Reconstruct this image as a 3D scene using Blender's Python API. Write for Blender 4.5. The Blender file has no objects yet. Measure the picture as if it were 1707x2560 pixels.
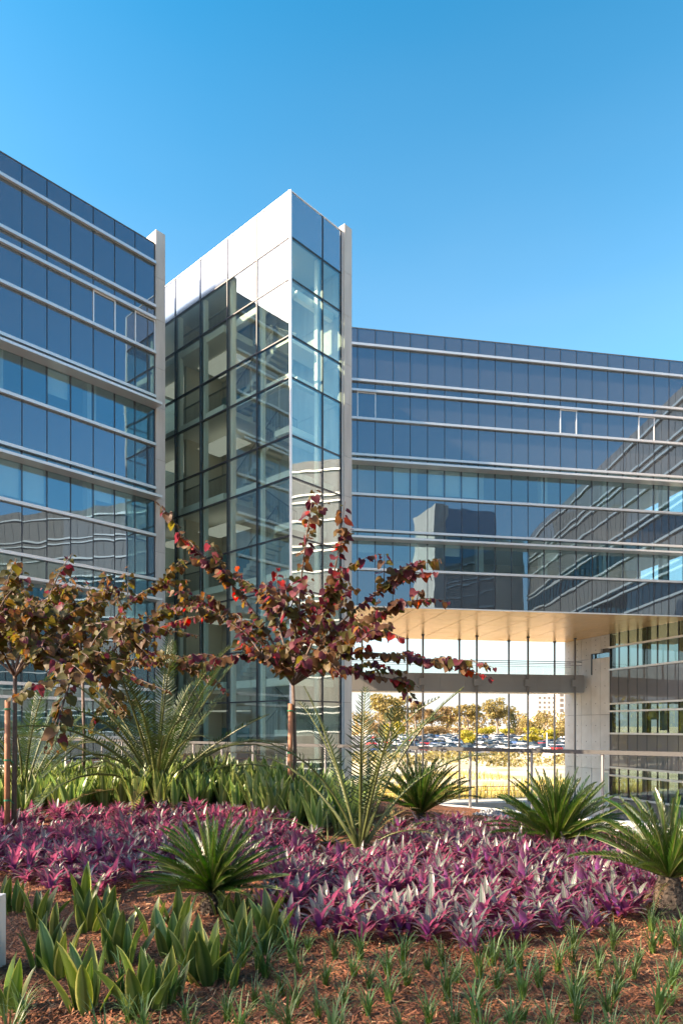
import bpy, math, random
from mathutils import Vector, Matrix, noise as mnoise
random.seed(7)
R = math.radians
sc = bpy.context.scene
col = sc.collection

# ------------------------------------------------------------------ camera, sky, sun, exposure
F, U0, V0 = 1707.0, 853.5, 1820.0          # focal length, principal column and horizon row of the photograph
cam_d = bpy.data.cameras.new("camera")
cam = bpy.data.objects.new("camera", cam_d); col.objects.link(cam)
cam_d.sensor_fit = 'HORIZONTAL'; cam_d.sensor_width = 24.0; cam_d.lens = 24.0
cam_d.shift_y = (V0 - 1280.0) / 1707.0
cam_d.clip_start = 0.05; cam_d.clip_end = 5000
cam.location = (0, 0, 0); cam.rotation_euler = (R(90), 0, 0)
sc.camera = cam

SUN_AZ, SUN_EL = R(-108), R(31)            # azimuth from +Y towards +X
sun_dir = Vector((math.sin(SUN_AZ)*math.cos(SUN_EL), math.cos(SUN_AZ)*math.cos(SUN_EL), math.sin(SUN_EL)))
world = bpy.data.worlds.new("World"); sc.world = world; world.use_nodes = True
wn = world.node_tree; wn.nodes.clear()
sky = wn.nodes.new('ShaderNodeTexSky'); sky.sky_type = 'NISHITA'; sky.sun_disc = False
sky.sun_elevation = SUN_EL; sky.sun_rotation = SUN_AZ
sky.air_density = 1.0; sky.dust_density = 2.2; sky.ozone_density = 2.0; sky.altitude = 60
hs = wn.nodes.new('ShaderNodeHueSaturation'); hs.inputs['Saturation'].default_value = 1.30; hs.inputs['Value'].default_value = 0.72; hs.inputs['Hue'].default_value = 0.470
bg = wn.nodes.new('ShaderNodeBackground'); bg.inputs['Strength'].default_value = 0.088
wo = wn.nodes.new('ShaderNodeOutputWorld')
gm = wn.nodes.new('ShaderNodeGamma'); gm.inputs[1].default_value = 1.45
wn.links.new(sky.outputs[0], gm.inputs[0]); wn.links.new(gm.outputs[0], hs.inputs['Color'])
 
# pale haze of the lower sky, the same all round the horizon
tc = wn.nodes.new('ShaderNodeTexCoord'); sp = wn.nodes.new('ShaderNodeSeparateXYZ'); wn.links.new(tc.outputs['Generated'], sp.inputs[0])
inv = wn.nodes.new('ShaderNodeMath'); inv.operation='SUBTRACT'; inv.use_clamp=True; inv.inputs[0].default_value=1.0; wn.links.new(sp.outputs['Z'], inv.inputs[1])
pw = wn.nodes.new('ShaderNodeMath'); pw.operation='POWER'; pw.inputs[1].default_value=2.35; wn.links.new(inv.outputs[0], pw.inputs[0])
ml = wn.nodes.new('ShaderNodeMath'); ml.operation='MULTIPLY'; wn.links.new(pw.outputs[0], ml.inputs[0])
cn = wn.nodes.new('ShaderNodeTexNoise'); cn.inputs['Scale'].default_value=2.2; cn.inputs['Detail'].default_value=5.0; cm = wn.nodes.new('ShaderNodeMapping'); cm.inputs['Scale'].default_value=(1,1,3.5)
wn.links.new(tc.outputs['Generated'], cm.inputs[0]); wn.links.new(cm.outputs[0], cn.inputs['Vector'])
cr_ = wn.nodes.new('ShaderNodeMapRange'); cr_.inputs[1].default_value=0.3; cr_.inputs[2].default_value=0.7; cr_.inputs[3].default_value=0.84; cr_.inputs[4].default_value=1.04
wn.links.new(cn.outputs[0], cr_.inputs[0]); wn.links.new(cr_.outputs[0], ml.inputs[1])
hz = wn.nodes.new('ShaderNodeMix'); hz.data_type='RGBA'; hz.inputs[7].default_value=(3.6,3.6,3.5,1)
wn.links.new(ml.outputs[0], hz.inputs[0]); wn.links.new(hs.outputs[0], hz.inputs[6]); wn.links.new(hz.outputs[2], bg.inputs[0])
wn.links.new(bg.outputs[0], wo.inputs[0])
sun_d = bpy.data.lights.new("sun", 'SUN'); sun_d.energy = 5.0; sun_d.angle = R(0.55); sun_d.color = (1.0, 0.80, 0.56)
sun = bpy.data.objects.new("sun", sun_d); col.objects.link(sun)
sun.rotation_euler = (-sun_dir).to_track_quat('-Z', 'Y').to_euler(); sun.location = (-60, -20, 60)

sc.view_settings.view_transform = 'Standard'; sc.view_settings.look = 'None'
sc.view_settings.exposure = 1.9; sc.view_settings.gamma = 1.0; sc.view_settings.use_curve_mapping = False
sc.render.engine = 'CYCLES'
cy = sc.cycles
cy.use_denoising = True; cy.max_bounces = 9; cy.transparent_max_bounces = 16; cy.glossy_bounces = 5
cy.diffuse_bounces = 3; cy.transmission_bounces = 6; cy.sample_clamp_indirect = 6.0
cy.caustics_reflective = False; cy.caustics_refractive = False; cy.use_adaptive_sampling = True; cy.adaptive_threshold = 0.015

# ------------------------------------------------------------------ helpers
def P(u, v, Y):
    return Vector(((u-U0)/F*Y, Y, (V0-v)/F*Y))
def pix(p):
    return (U0+p[0]/p[1]*F, V0-p[2]/p[1]*F)
def inpoly(x, y, poly):
    c = False; n = len(poly); j = n-1
    for i in range(n):
        xi, yi = poly[i]; xj, yj = poly[j]
        if (yi > y) != (yj > y) and x < (xj-xi)*(y-yi)/(yj-yi)+xi: c = not c
        j = i
    return c

class MB:
    def __init__(s): s.v=[]; s.f=[]; s.uv=[]; s.mi=[]; s.col=[]
    def vert(s, p): s.v.append((p[0],p[1],p[2])); return len(s.v)-1
    def face(s, idx, uv=None, m=0, c=None):
        s.f.append(tuple(idx)); s.uv.append(uv or [(0,0)]*len(idx)); s.mi.append(m); s.col.append(c)
    def box(s, M, x0,x1,y0,y1,z0,z1, m=0, c=None):
        b=len(s.v)
        for z in (z0,z1):
            for x,y in ((x0,y0),(x1,y0),(x1,y1),(x0,y1)):
                s.vert(M @ Vector((x,y,z)) if M else (x,y,z))
        for q in ((3,2,1,0),(4,5,6,7),(0,1,5,4),(1,2,6,5),(2,3,7,6),(3,0,4,7)):
            s.face([b+i for i in q], None, m, c)
    def tube(s, pts, rads, n=6, m=0, cap=True, c=None):
        rings=[]; ref=Vector((0.31,0.17,0.93))
        for i,p in enumerate(pts):
            p=Vector(p)
            d=(Vector(pts[min(i+1,len(pts)-1)])-Vector(pts[max(i-1,0)]))
            if d.length<1e-9: d=Vector((0,0,1))
            d.normalize()
            a=d.cross(ref)
            if a.length<0.05: a=d.cross(Vector((1,0,0)))
            a.normalize(); b=d.cross(a)
            rings.append([s.vert(p+(a*math.cos(2*math.pi*k/n)+b*math.sin(2*math.pi*k/n))*rads[i]) for k in range(n)])
        for i in range(len(rings)-1):
            for k in range(n):
                s.face((rings[i][k],rings[i][(k+1)%n],rings[i+1][(k+1)%n],rings[i+1][k]),None,m,c)
        if cap:
            s.face(rings[0][::-1],None,m,c); s.face(rings[-1],None,m,c)
    def mesh(s, name, mats, smooth=False):
        me=bpy.data.meshes.new(name); me.from_pydata(s.v,[],s.f)
        for m in mats: me.materials.append(m)
        me.polygons.foreach_set('material_index', s.mi)
        if any(any(t!=(0,0) for t in u) for u in s.uv[:50]):
            l=me.uv_layers.new(name='UVMap'); flat=[]
            for u in s.uv:
                for t in u: flat += [t[0],t[1]]
            l.data.foreach_set('uv', flat)
        if any(c is not None for c in s.col[:5]):
            a=me.color_attributes.new('Col','FLOAT_COLOR','CORNER'); flat=[]
            for f,c in zip(s.f,s.col):
                c=c or (1,1,1)
                flat += [c[0],c[1],c[2],1.0]*len(f)
            a.data.foreach_set('color', flat)
        if smooth: me.polygons.foreach_set('use_smooth',[True]*len(me.polygons))
        me.update(); return me

W = {}
def add(name, data, M=None, parent=None, label=None, cat=None, group=None, kind=None, color=None):
    o=bpy.data.objects.new(name, data); col.objects.link(o)
    M = M.copy() if M is not None else Matrix.Identity(4)
    if parent is not None:
        o.parent=parent; o.matrix_parent_inverse=W[parent].inverted()
    o.matrix_basis=M; W[o]=M
    if label: o['label']=label
    if cat: o['category']=cat
    if group: o['group']=group
    if kind: o['kind']=kind
    if color: o.color=(color[0],color[1],color[2],1)
    return o
def thing(name, loc, label, cat, group=None):
    return add(name, None, Matrix.Translation(Vector(loc)), None, label, cat, group)

# ------------------------------------------------------------------ materials
def new_mat(name):
    m=bpy.data.materials.new(name); m.use_nodes=True; nt=m.node_tree; nt.nodes.clear()
    out=nt.nodes.new('ShaderNodeOutputMaterial'); return m,nt,out
def N(nt, t, **kw):
    n=nt.nodes.new(t)
    for k,v in kw.items():
        if k in n.inputs.keys(): n.inputs[k].default_value=v
        else: setattr(n,k,v)
    return n
def ramp(nt, fac, stops):
    r=nt.nodes.new('ShaderNodeValToRGB'); e=r.color_ramp.elements
    while len(e)<len(stops): e.new(0.5)
    for i,(p,c) in enumerate(stops): e[i].position=p; e[i].color=(*c,1)
    nt.links.new(fac,r.inputs[0]); return r.outputs[0]
def pbsdf(name, color, rough=0.6, metal=0.0, noise=None, bump=0.0, bscale=20.0, var=0.0, spec=0.5, coords='pos'):
    """plain Principled with noise-varied colour: noise=(scale, colour2)"""
    m,nt,out=new_mat(name); b=N(nt,'ShaderNodeBsdfPrincipled'); nt.links.new(b.outputs[0],out.inputs[0])
    b.inputs['Roughness'].default_value=rough; b.inputs['Metallic'].default_value=metal
    b.inputs['Specular IOR Level'].default_value=spec
    b.inputs['Base Color'].default_value=(*color,1)
    pos=N(nt,'ShaderNodeNewGeometry').outputs['Position']
    if noise:
        t=N(nt,'ShaderNodeTexNoise'); t.inputs['Scale'].default_value=noise[0]; t.inputs['Detail'].default_value=6
        nt.links.new(pos,t.inputs['Vector'])
        c=ramp(nt,t.outputs[0],[(0.32,color),(0.68,noise[1])]); src=c
        if var:
            oi=N(nt,'ShaderNodeObjectInfo'); h=N(nt,'ShaderNodeHueSaturation')
            mr=N(nt,'ShaderNodeMapRange'); mr.inputs[3].default_value=1-var; mr.inputs[4].default_value=1+var
            nt.links.new(oi.outputs['Random'],mr.inputs[0]); nt.links.new(mr.outputs[0],h.inputs['Value']); nt.links.new(c,h.inputs['Color']); src=h.outputs[0]
        nt.links.new(src,b.inputs['Base Color'])
    if bump:
        t2=N(nt,'ShaderNodeTexNoise'); t2.inputs['Scale'].default_value=bscale; t2.inputs['Detail'].default_value=5
        nt.links.new(pos,t2.inputs['Vector'])
        bp=N(nt,'ShaderNodeBump'); bp.inputs['Strength'].default_value=bump; bp.inputs['Distance'].default_value=0.02
        nt.links.new(t2.outputs[0],bp.inputs['Height']); nt.links.new(bp.outputs[0],b.inputs['Normal'])
    return m
def glass_mat(name, base, wav, gloss=(0.9,0.95,1.0), transp=None, diff=None, rough=0.0, stripes=0.0, wscale=0.55):
    """coated curtain-wall glass: a mirror film over a clear (transp) or ceramic-backed (diff) pane, slightly wavy"""
    m,nt,out=new_mat(name)
    geo=N(nt,'ShaderNodeNewGeometry'); oi=N(nt,'ShaderNodeObjectInfo')
    mul=N(nt,'ShaderNodeMath',operation='MULTIPLY'); mul.inputs[1].default_value=37.0; nt.links.new(oi.outputs['Random'],mul.inputs[0])
    av=N(nt,'ShaderNodeVectorMath',operation='ADD'); nt.links.new(geo.outputs['Position'],av.inputs[0]); nt.links.new(mul.outputs[0],av.inputs[1])
    t=N(nt,'ShaderNodeTexNoise'); t.inputs['Scale'].default_value=wscale; t.inputs['Detail'].default_value=1.0
    nt.links.new(av.outputs[0],t.inputs['Vector'])
    wnz=N(nt,'ShaderNodeTexWhiteNoise'); wnz.noise_dimensions='1D'; nt.links.new(mul.outputs[0],wnz.inputs['W'])
    sub=N(nt,'ShaderNodeVectorMath',operation='SUBTRACT'); sub.inputs[1].default_value=(.5,.5,.5); nt.links.new(wnz.outputs['Color'],sub.inputs[0])
    dt=N(nt,'ShaderNodeVectorMath',operation='DOT_PRODUCT'); nt.links.new(sub.outputs[0],dt.inputs[0]); nt.links.new(geo.outputs['Position'],dt.inputs[1])
    hh=N(nt,'ShaderNodeMath',operation='MULTIPLY_ADD'); hh.inputs[1].default_value=0.2; nt.links.new(dt.outputs['Value'],hh.inputs[0]); nt.links.new(t.outputs[0],hh.inputs[2])
    bp=N(nt,'ShaderNodeBump'); bp.inputs['Strength'].default_value=1.0; bp.inputs['Distance'].default_value=wav
    nt.links.new(hh.outputs[0],bp.inputs['Height'])
    g=N(nt,'ShaderNodeBsdfGlossy'); g.inputs['Color'].default_value=(*gloss,1); g.inputs['Roughness'].default_value=rough
    nt.links.new(bp.outputs[0],g.inputs['Normal'])
    if transp: under=N(nt,'ShaderNodeBsdfTransparent'); under.inputs['Color'].default_value=(*transp,1)
    else:
        under=N(nt,'ShaderNodeBsdfDiffuse'); under.inputs['Color'].default_value=(*diff,1)
        if stripes:
            w=N(nt,'ShaderNodeTexWave'); w.wave_type='BANDS'; w.bands_direction='X'; w.inputs['Scale'].default_value=9.0
            nt.links.new(geo.outputs['Position'],w.inputs['Vector'])
            c=ramp(nt,w.outputs[0],[(0.2,diff),(0.8,tuple(x*(1+stripes) for x in diff))]); nt.links.new(c,under.inputs['Color'])
    lw=N(nt,'ShaderNodeLayerWeight'); lw.inputs['Blend'].default_value=0.5
    fr=N(nt,'ShaderNodeMath',operation='POWER'); fr.inputs[1].default_value=4.0; nt.links.new(lw.outputs['Facing'],fr.inputs[0])
    ma=N(nt,'ShaderNodeMath',operation='MULTIPLY_ADD'); ma.inputs[1].default_value=1-base; ma.inputs[2].default_value=base
    nt.links.new(fr.outputs[0],ma.inputs[0])
    mx=N(nt,'ShaderNodeMixShader'); nt.links.new(ma.outputs[0],mx.inputs[0]); nt.links.new(under.outputs[0],mx.inputs[1]); nt.links.new(g.outputs[0],mx.inputs[2])
    nt.links.new(mx.outputs[0],out.inputs[0]); return m
def leaf_mat(name, colfn, trans=0.35, rough=0.45, tcol=None, spec=0.4):
    """two-sided thin leaf: principled + translucent; colfn(nt)->colour socket"""
    m,nt,out=new_mat(name); c=colfn(nt)
    b=N(nt,'ShaderNodeBsdfPrincipled'); b.inputs['Roughness'].default_value=rough; b.inputs['Specular IOR Level'].default_value=spec
    nt.links.new(c,b.inputs['Base Color'])
    tr=N(nt,'ShaderNodeBsdfTranslucent')
    if tcol: tr.inputs['Color'].default_value=(*tcol,1)
    else:
        h=N(nt,'ShaderNodeHueSaturation'); h.inputs['Saturation'].default_value=1.15; h.inputs['Value'].default_value=1.6
        nt.links.new(c,h.inputs['Color']); nt.links.new(h.outputs[0],tr.inputs['Color'])
    mx=N(nt,'ShaderNodeMixShader'); mx.inputs[0].default_value=trans
    nt.links.new(b.outputs[0],mx.inputs[1]); nt.links.new(tr.outputs[0],mx.inputs[2]); nt.links.new(mx.outputs[0],out.inputs[0])
    return m
def rand_shift(nt, c, hv=0.03, vv=0.35):
    oi=N(nt,'ShaderNodeObjectInfo'); h=N(nt,'ShaderNodeHueSaturation')
    a=N(nt,'ShaderNodeMapRange'); a.inputs[3].default_value=0.5-hv; a.inputs[4].default_value=0.5+hv
    b=N(nt,'ShaderNodeMapRange'); b.inputs[3].default_value=1-vv; b.inputs[4].default_value=1+vv
    w=N(nt,'ShaderNodeMath',operation='MULTIPLY'); w.inputs[1].default_value=7.31
    fr=N(nt,'ShaderNodeMath',operation='FRACT')
    nt.links.new(oi.outputs['Random'],w.inputs[0]); nt.links.new(w.outputs[0],fr.inputs[0])
    nt.links.new(oi.outputs['Random'],a.inputs[0]); nt.links.new(fr.outputs[0],b.inputs[0])
    nt.links.new(a.outputs[0],h.inputs['Hue']); nt.links.new(b.outputs[0],h.inputs['Value']); nt.links.new(c,h.inputs['Color'])
    return h.outputs[0]

M={}
M['spandrel']=glass_mat('spandrel_glass',0.30,0.007,gloss=(0.38,0.55,0.70),diff=(0.052,0.053,0.056),stripes=0.2)
M['wing_spandrel']=glass_mat('wing_spandrel',0.10,0.003,gloss=(0.6,0.7,0.8),diff=(0.15,0.14,0.135),stripes=0.2)
M['wing_vision']=glass_mat('wing_vision',0.10,0.003,gloss=(0.55,0.7,0.8),transp=(0.48,0.57,0.57))
M['vision']=glass_mat('vision_glass',0.17,0.007,gloss=(0.50,0.72,0.90),transp=(0.74,0.84,0.84))
M['tower_glass']=glass_mat('tower_glass',0.16,0.007,gloss=(0.95,1.0,1.0),transp=(0.90,0.97,0.93))
M['tower_spandrel']=glass_mat('tower_spandrel',0.34,0.008,gloss=(0.9,0.95,1.0),diff=(0.10,0.12,0.17),rough=0.12)
M['rail_glass']=glass_mat('rail_glass',0.02,0.002,transp=(0.96,0.98,0.97))
M['dark_frame']=pbsdf('dark_mullion',(0.035,0.037,0.045),0.4,0.3)
M['alu']=pbsdf('aluminium',(0.60,0.60,0.61),0.38,0.55)
M['alu_light']=pbsdf('pale_aluminium',(0.72,0.72,0.72),0.4,0.35)
M['canopy_under']=pbsdf('canopy_metal',(0.42,0.40,0.38),0.45,0.3)
M['concrete']=pbsdf('concrete',(0.41,0.385,0.355),0.85,0,(0.9,(0.50,0.475,0.445)),0.25,14,0.06)
_nt=M['concrete'].node_tree
for _n in _nt.nodes:
    if _n.type=='TEX_NOISE' and abs(_n.inputs['Scale'].default_value-0.9)<1e-4:
        _mp=_nt.nodes.new('ShaderNodeMapping'); _mp.inputs['Scale'].default_value=(3.2,3.2,0.55)
        _src=_n.inputs['Vector'].links[0].from_socket; _nt.links.new(_src,_mp.inputs[0]); _nt.links.new(_mp.outputs[0],_n.inputs['Vector'])
M['concrete_dark']=pbsdf('concrete_groove',(0.16,0.15,0.14),0.9)
M['soffit']=pbsdf('soffit_metal',(0.84,0.56,0.26),0.26,0.45,(0.15,(0.90,0.63,0.32)),0,1,0.03)
M['steel']=pbsdf('grey_steel',(0.10,0.10,0.105),0.45,0.3)
M['fascia']=pbsdf('grey_fascia',(0.30,0.29,0.28),0.5,0.1,(0.4,(0.34,0.33,0.32)),0,1,0.05)
M['rail']=pbsdf('dark_rail',(0.045,0.044,0.044),0.55,0.1)
M['pole']=pbsdf('pole_grey',(0.24,0.23,0.23),0.5,0.2)
M['concrete_pale']=pbsdf('pale_concrete',(0.55,0.53,0.50),0.85,0,(1.1,(0.64,0.62,0.59)),0.2,14,0.06)
M['interior']=pbsdf('pale_plaster',(0.74,0.73,0.67),0.8)
M['inner_wall']=pbsdf('taupe_wall',(0.52,0.46,0.38),0.8)
M['blind']=pbsdf('roller_blind',(0.70,0.70,0.66),0.8)
M['slab']=pbsdf('floor_slab',(0.40,0.40,0.38),0.8)
M['blue_panel']=pbsdf('blue_panel',(0.05,0.18,0.26),0.5)
M['roof']=pbsdf('roof_membrane',(0.45,0.45,0.44),0.9)
M['stone_white']=pbsdf('pale_kerb',(0.62,0.59,0.54),0.8,0,(6,(0.70,0.67,0.62)),0.2,40)
M['paving']=pbsdf('court_paving',(0.30,0.29,0.27),0.85,0,(1.5,(0.36,0.35,0.33)))

m,nt,out=new_mat('fill_glow_panel'); em=N(nt,'ShaderNodeEmission'); em.inputs['Color'].default_value=(1,.95,.82,1); em.inputs['Strength'].default_value=0.12; nt.links.new(em.outputs[0],out.inputs[0]); M['fill_glow']=m  # faint glow added to brighten the stair hall, no real fixture
CUBE={}
def cube_mesh(mat, key):
    if key not in CUBE:
        b=MB(); b.box(None,0,1,0,1,0,1); CUBE[key]=b.mesh('block_'+key,[mat])
    return CUBE[key]
class Frame:
    """vertical plane: o = origin (x,y), u = along, n = outward normal"""
    def __init__(s,o,u,n): s.o=Vector((o[0],o[1],0)); s.u=Vector((u[0],u[1],0)).normalized(); s.n=Vector((n[0],n[1],0)).normalized()
    def pt(s,a,n,z): p=s.o+s.u*a+s.n*n; p.z=z; return p
    def M(s,a0,a1,n0,n1,z0,z1):
        p=s.pt(a0,n0,z0); U=s.u*(a1-a0); Nn=s.n*(n1-n0)
        return Matrix(((U.x,Nn.x,0,p.x),(U.y,Nn.y,0,p.y),(0,0,z1-z0,p.z),(0,0,0,1)))
    def rot(s,a,n,z):
        p=s.pt(a,n,z)
        return Matrix(((s.u.x,s.n.x,0,p.x),(s.u.y,s.n.y,0,p.y),(0,0,1,p.z),(0,0,0,1)))
def blk(name, fr, a0,a1,n0,n1,z0,z1, mk, parent, **kw):
    return add(name, cube_mesh(M[mk],mk), fr.M(a0,a1,n0,n1,z0,z1), parent, **kw)

# directions of the building faces
A=Vector((-math.sin(R(47.6)),math.cos(R(47.6)),0)); B=Vector((math.sin(R(42.4)),math.cos(R(42.4)),0))
C=Vector((math.sin(R(80)),math.cos(R(80)),0)); CN=Vector((C.y,-C.x,0))          # right block, normal towards the camera
D=Vector((math.sin(R(19)),-math.cos(R(19)),0)); DN=Vector((D.y,-D.x,0))          # wing, running towards the camera
if DN.x>0: DN=-DN
GL=-7.8                                                                           # lower court level
UPPER=[24.04,23.06,20.90,20.30,18.61,16.43,15.90,14.05,11.89,11.34,9.56,7.37]
UKIND='sssssvvsvvs'
LOWER=[7.37,6.30,4.55,1.88,1.29,-0.44,-3.08,-3.70,-5.37,GL]
LKIND='vvsvvsvvs'

brg=random.Random(77)
def facade(root, fr, us, zs, kinds, framed=(), sp='spandrel', canopy_z=(), seg=5, interior=True, end=0.0):
    """panes, mullions, bands and canopies of one curtain wall"""
    for r in range(len(kinds)):
        z1,z0=zs[r],zs[r+1]; mk=sp if kinds[r]=='s' else ('vision' if sp=='spandrel' else 'wing_vision')
        for i in range(len(us)-1):
            o=blk('pane',fr,us[i]+0.022,us[i+1]-0.022,-0.035,0.0,z0+0.012,z1-0.012,mk,root)
            if kinds[r]=='v' and z1-z0>1.2 and brg.random()<0.22:
                blk('roller_blind',fr,us[i]+0.05,us[i+1]-0.05,-0.22,-0.20,z0+(z1-z0)*brg.choice((0.15,0.4,0.6)),z1-0.03,'blind',o)
            if (r,i) in framed:
                for a0,a1,q0,q1 in ((us[i]-0.025,us[i]+0.025,z0,z1),(us[i+1]-0.025,us[i+1]+0.025,z0,z1),(us[i]+0.025,us[i+1]-0.025,z0+0.06,z0+0.11),(us[i]+0.025,us[i+1]-0.025,z1-0.13,z1-0.09)):
                    blk('window_frame',fr,a0,a1,0.003,0.05,q0,q1,'alu_light',o)
    for u in us:
        blk('mullion',fr,u-0.02,u+0.02,-0.12,0.014,zs[-1],zs[0],'dark_frame',root)
    blk('coping',fr,us[0],us[-1],-0.3,0.02,zs[0]+0.002,zs[0]+0.05,'steel',root)
    for z in zs[1:-1]:
        can=any(abs(z-c)<0.01 for c in canopy_z)
        for i in range(0,len(us)-1,seg):
            a0=us[i]+0.004; a1=us[min(i+seg,len(us)-1)]-0.004
            if i+seg>=len(us)-1: a1+=end
            if can: blk('canopy',fr,a0,a1,0.02,0.72,z-0.07,z+0.05,'alu',root)
            else: blk('band',fr,a0,a1,0.016,0.17,z-0.075,z+0.06,'alu',root)
    if interior:
        r=0
        while r<len(kinds):
            if kinds[r]=='v':
                e=r
                while e+1<len(kinds) and kinds[e+1]=='v': e+=1
                zt,zb=zs[r],zs[e+1]
                blk('ceiling',fr,us[0],us[-1],-7.0,-0.15,zt+0.05,zt+0.25,'interior',root)
                blk('floor_slab',fr,us[0],us[-1],-7.0,-0.15,zb-0.9,zb-0.6,'slab',root)
                blk('partition',fr,us[0],us[-1],-7.2,-7.0,zb-0.6,zt+0.05,'inner_wall',root)
                k=3
                while k<len(us):
                    blk('column',fr,us[k]-0.75,us[k]-0.3,-1.6,-1.15,zb-0.6,zt+0.05,'interior',root); k+=4
                r=e
            r+=1

# ------------------------------------------------------------------ left office building
QL=Vector((-9.39*33.9/34.3,33.9,0))
frL=Frame(QL,-B,-A)
lb=thing('office_building',(QL.x,QL.y,GL),'blue glass office building at the left edge with silver bands and projecting canopies','building')
usL=[0.0]+[1.075*k for k in range(1,15)]
facade(lb,frL,usL,UPPER+LOWER[1:],UKIND+LKIND,framed={(3,0),(3,2)},canopy_z=(15.90,11.34,6.30,1.29,-3.70),seg=7,end=0.0)
pier_z=[24.75,22.4,20.3,17.9,15.95,13.35,11.4,8.75,6.35,3.7,1.25,-1.4,-4.5,GL]
def pier(root, fr, a0,a1,n0,n1):
    for k in range(len(pier_z)-1):
        blk('concrete_panel',fr,a0,a1,n0,n1,pier_z[k+1]+0.008,pier_z[k]-0.008,'concrete',root)
    blk('pier_core',fr,a0+0.02,a1-0.02,n0+0.02,n1-0.02,GL,pier_z[0]-0.05,'concrete_dark',root)
pier(lb,frL,-0.55,-0.025,-7.0,0.10)
blk('roof',frL,0,15.05,-16,-0.3,23.6,23.9,'roof',lb)
blk('rear_wall',frL,0,15.05,-16.2,-16,GL,23.9,'concrete',lb)
blk('end_wall',frL,15.05,15.25,-16.2,0,GL,24.05,'concrete',lb)
blk('side_wall',frL,-0.3,-0.03,-16,-7.05,GL,24.0,'concrete',lb)

# ------------------------------------------------------------------ glass stair tower
P0=Vector((-127.5/F*31,31,0))
tw=thing('glass_tower',(P0.x,P0.y,GL),'tall glass corner tower with bright white top and concrete fin beside it','tower')
TZ=[24.4,22.34,20.45,17.87,15.96,13.33,11.42,8.75,6.36,3.69,1.25,-1.5,-4.4,GL]
frA=Frame(P0,A,-B); frB=Frame(P0,B,-A)
uA=[0.04,2.32,4.57,6.83,9.10,11.37,13.6]; uB=[0.04,2.10,3.42]
for fr,us in ((frA,uA),(frB,uB)):
    for r in range(len(TZ)-1):
        for i in range(len(us)-1):
            blk('pane',fr,us[i]+0.03,us[i+1]-0.03,-0.03,0.0,TZ[r+1]+0.03,TZ[r]-0.03,'tower_spandrel' if r==0 else 'tower_glass',tw)
    for i,u in enumerate(us):
        if i==0: continue
        blk('mullion',fr,u-0.03,u+0.03,-0.16,0.03,GL,TZ[0],'dark_frame',tw)
    for z in TZ[1:-1]:
        for i in range(len(us)-1):
            blk('transom',fr,us[i]+0.031,us[i+1]-0.031,-0.12,0.025,z-0.03,z+0.03,'dark_frame',tw)
    blk('coping',fr,0.06,us[-1],-0.3,0.03,TZ[0]+0.002,TZ[0]+0.05,'alu_light',tw)
blk('corner_post',frA,-0.03,0.04,-0.07,0.03,GL,TZ[0]+0.05,'alu_light',tw)
blk('edge_trim',frB,3.42,3.47,-0.1,0.05,GL,TZ[0]+0.05,'alu_light',tw)
# concrete fin wall behind the right-hand face
pier(tw,frB,3.48,4.02,-14,0.16)
# stair hall inside
blk('roof',frA,0.3,13.6,-3.4,-0.3,22.5,24.2,'roof',tw)
FL=[20.6,16.55,12.05,7.4,2.4,-2.6]
for z in FL:
    blk('landing',frA,5.2,13.5,-3.4,-0.25,z-0.45,z-0.1,'interior',tw)
    blk('girder',frA,0.5,13.5,-0.75,-0.45,z-0.42,z-0.05,'interior',tw)
    blk('girder',frB,0.9,3.4,-0.75,-0.5,z-0.42,z-0.05,'interior',tw)
    b=MB(); L=Matrix.Identity(4)
    for k in range(44): b.box(None,5.2+k*0.11,5.215+k*0.11,-0.62,-0.60,z,z+0.98)
    b.box(None,5.15,10.1,-0.65,-0.57,z+0.98,z+1.03)
    add('balustrade',b.mesh('balustrade',[M['steel']]),frA.rot(0,0,0),tw)
for k in range(len(FL)-1):
    zt,zb=FL[k],FL[k+1]; zm=(zt+zb)/2
    for (za,zc,n0,n1,flip) in ((zb,zm,-1.9,-0.9,0),(zm,zt,-3.2,-2.2,1)):
        b=MB(); a0,a1=(5.2,1.9) if not flip else (1.9,5.2)
        nst=13
        for q in range(nst):
            aa=a0+(a1-a0)*q/nst; ab=a0+(a1-a0)*(q+1)/nst; zq=za+(zc-za)*(q+1)/nst
            b.box(None,min(aa,ab),max(aa,ab),n0,n1,zq-0.34,zq-0.02)
        add('stair_flight',b.mesh('stair_flight',[M['slab']]),frA.rot(0,0,0),tw)
        b=MB()
        for q in range(30):
            aa=a0+(a1-a0)*q/30; zq=za+(zc-za)*q/30
            b.box(None,aa,aa+0.015,n1-0.03,n1-0.015,zq,zq+1.0)
        b.tube([(a0,n1-0.02,za+1.0),(a1,n1-0.02,zc+1.0)],[0.025,0.025],6)
        add('balustrade',b.mesh('balustrade',[M['steel']]),frA.rot(0,0,0),tw)
    blk('landing',frA,0.9,1.95,-3.3,-0.8,zm-0.3,zm,'interior',tw)
for u in uA[1:]:
    blk('column',frA,u-0.14,u+0.14,-0.42,-0.2,GL,22.4,'interior',tw)
blk('column',frB,1.96,2.24,-0.42,-0.2,GL,22.4,'interior',tw)
blk('inner_wall',frA,9.4,9.6,-3.4,-0.9,GL,22.4,'inner_wall',tw)
for k,z in enumerate(FL[1:]):
    blk('wall_panel',frA,6.9,9.3,-3.36,-3.3,z,z+2.6,'blue_panel' if k%2==0 else 'inner_wall',tw)
    blk('added_glow_panel',frA,6.2,9.0,-2.9,-1.4,z+3.50,z+3.54,'fill_glow',tw)  # added glowing panels that lift the brightness inside the tower
    blk('added_glow_panel',frA,10.0,13.0,-2.9,-1.4,z+3.50,z+3.54,'fill_glow',tw)
blk('link_glass',frA,13.62,13.66,-3.4,-0.05,GL,22.3,'tower_glass',tw)
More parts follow.
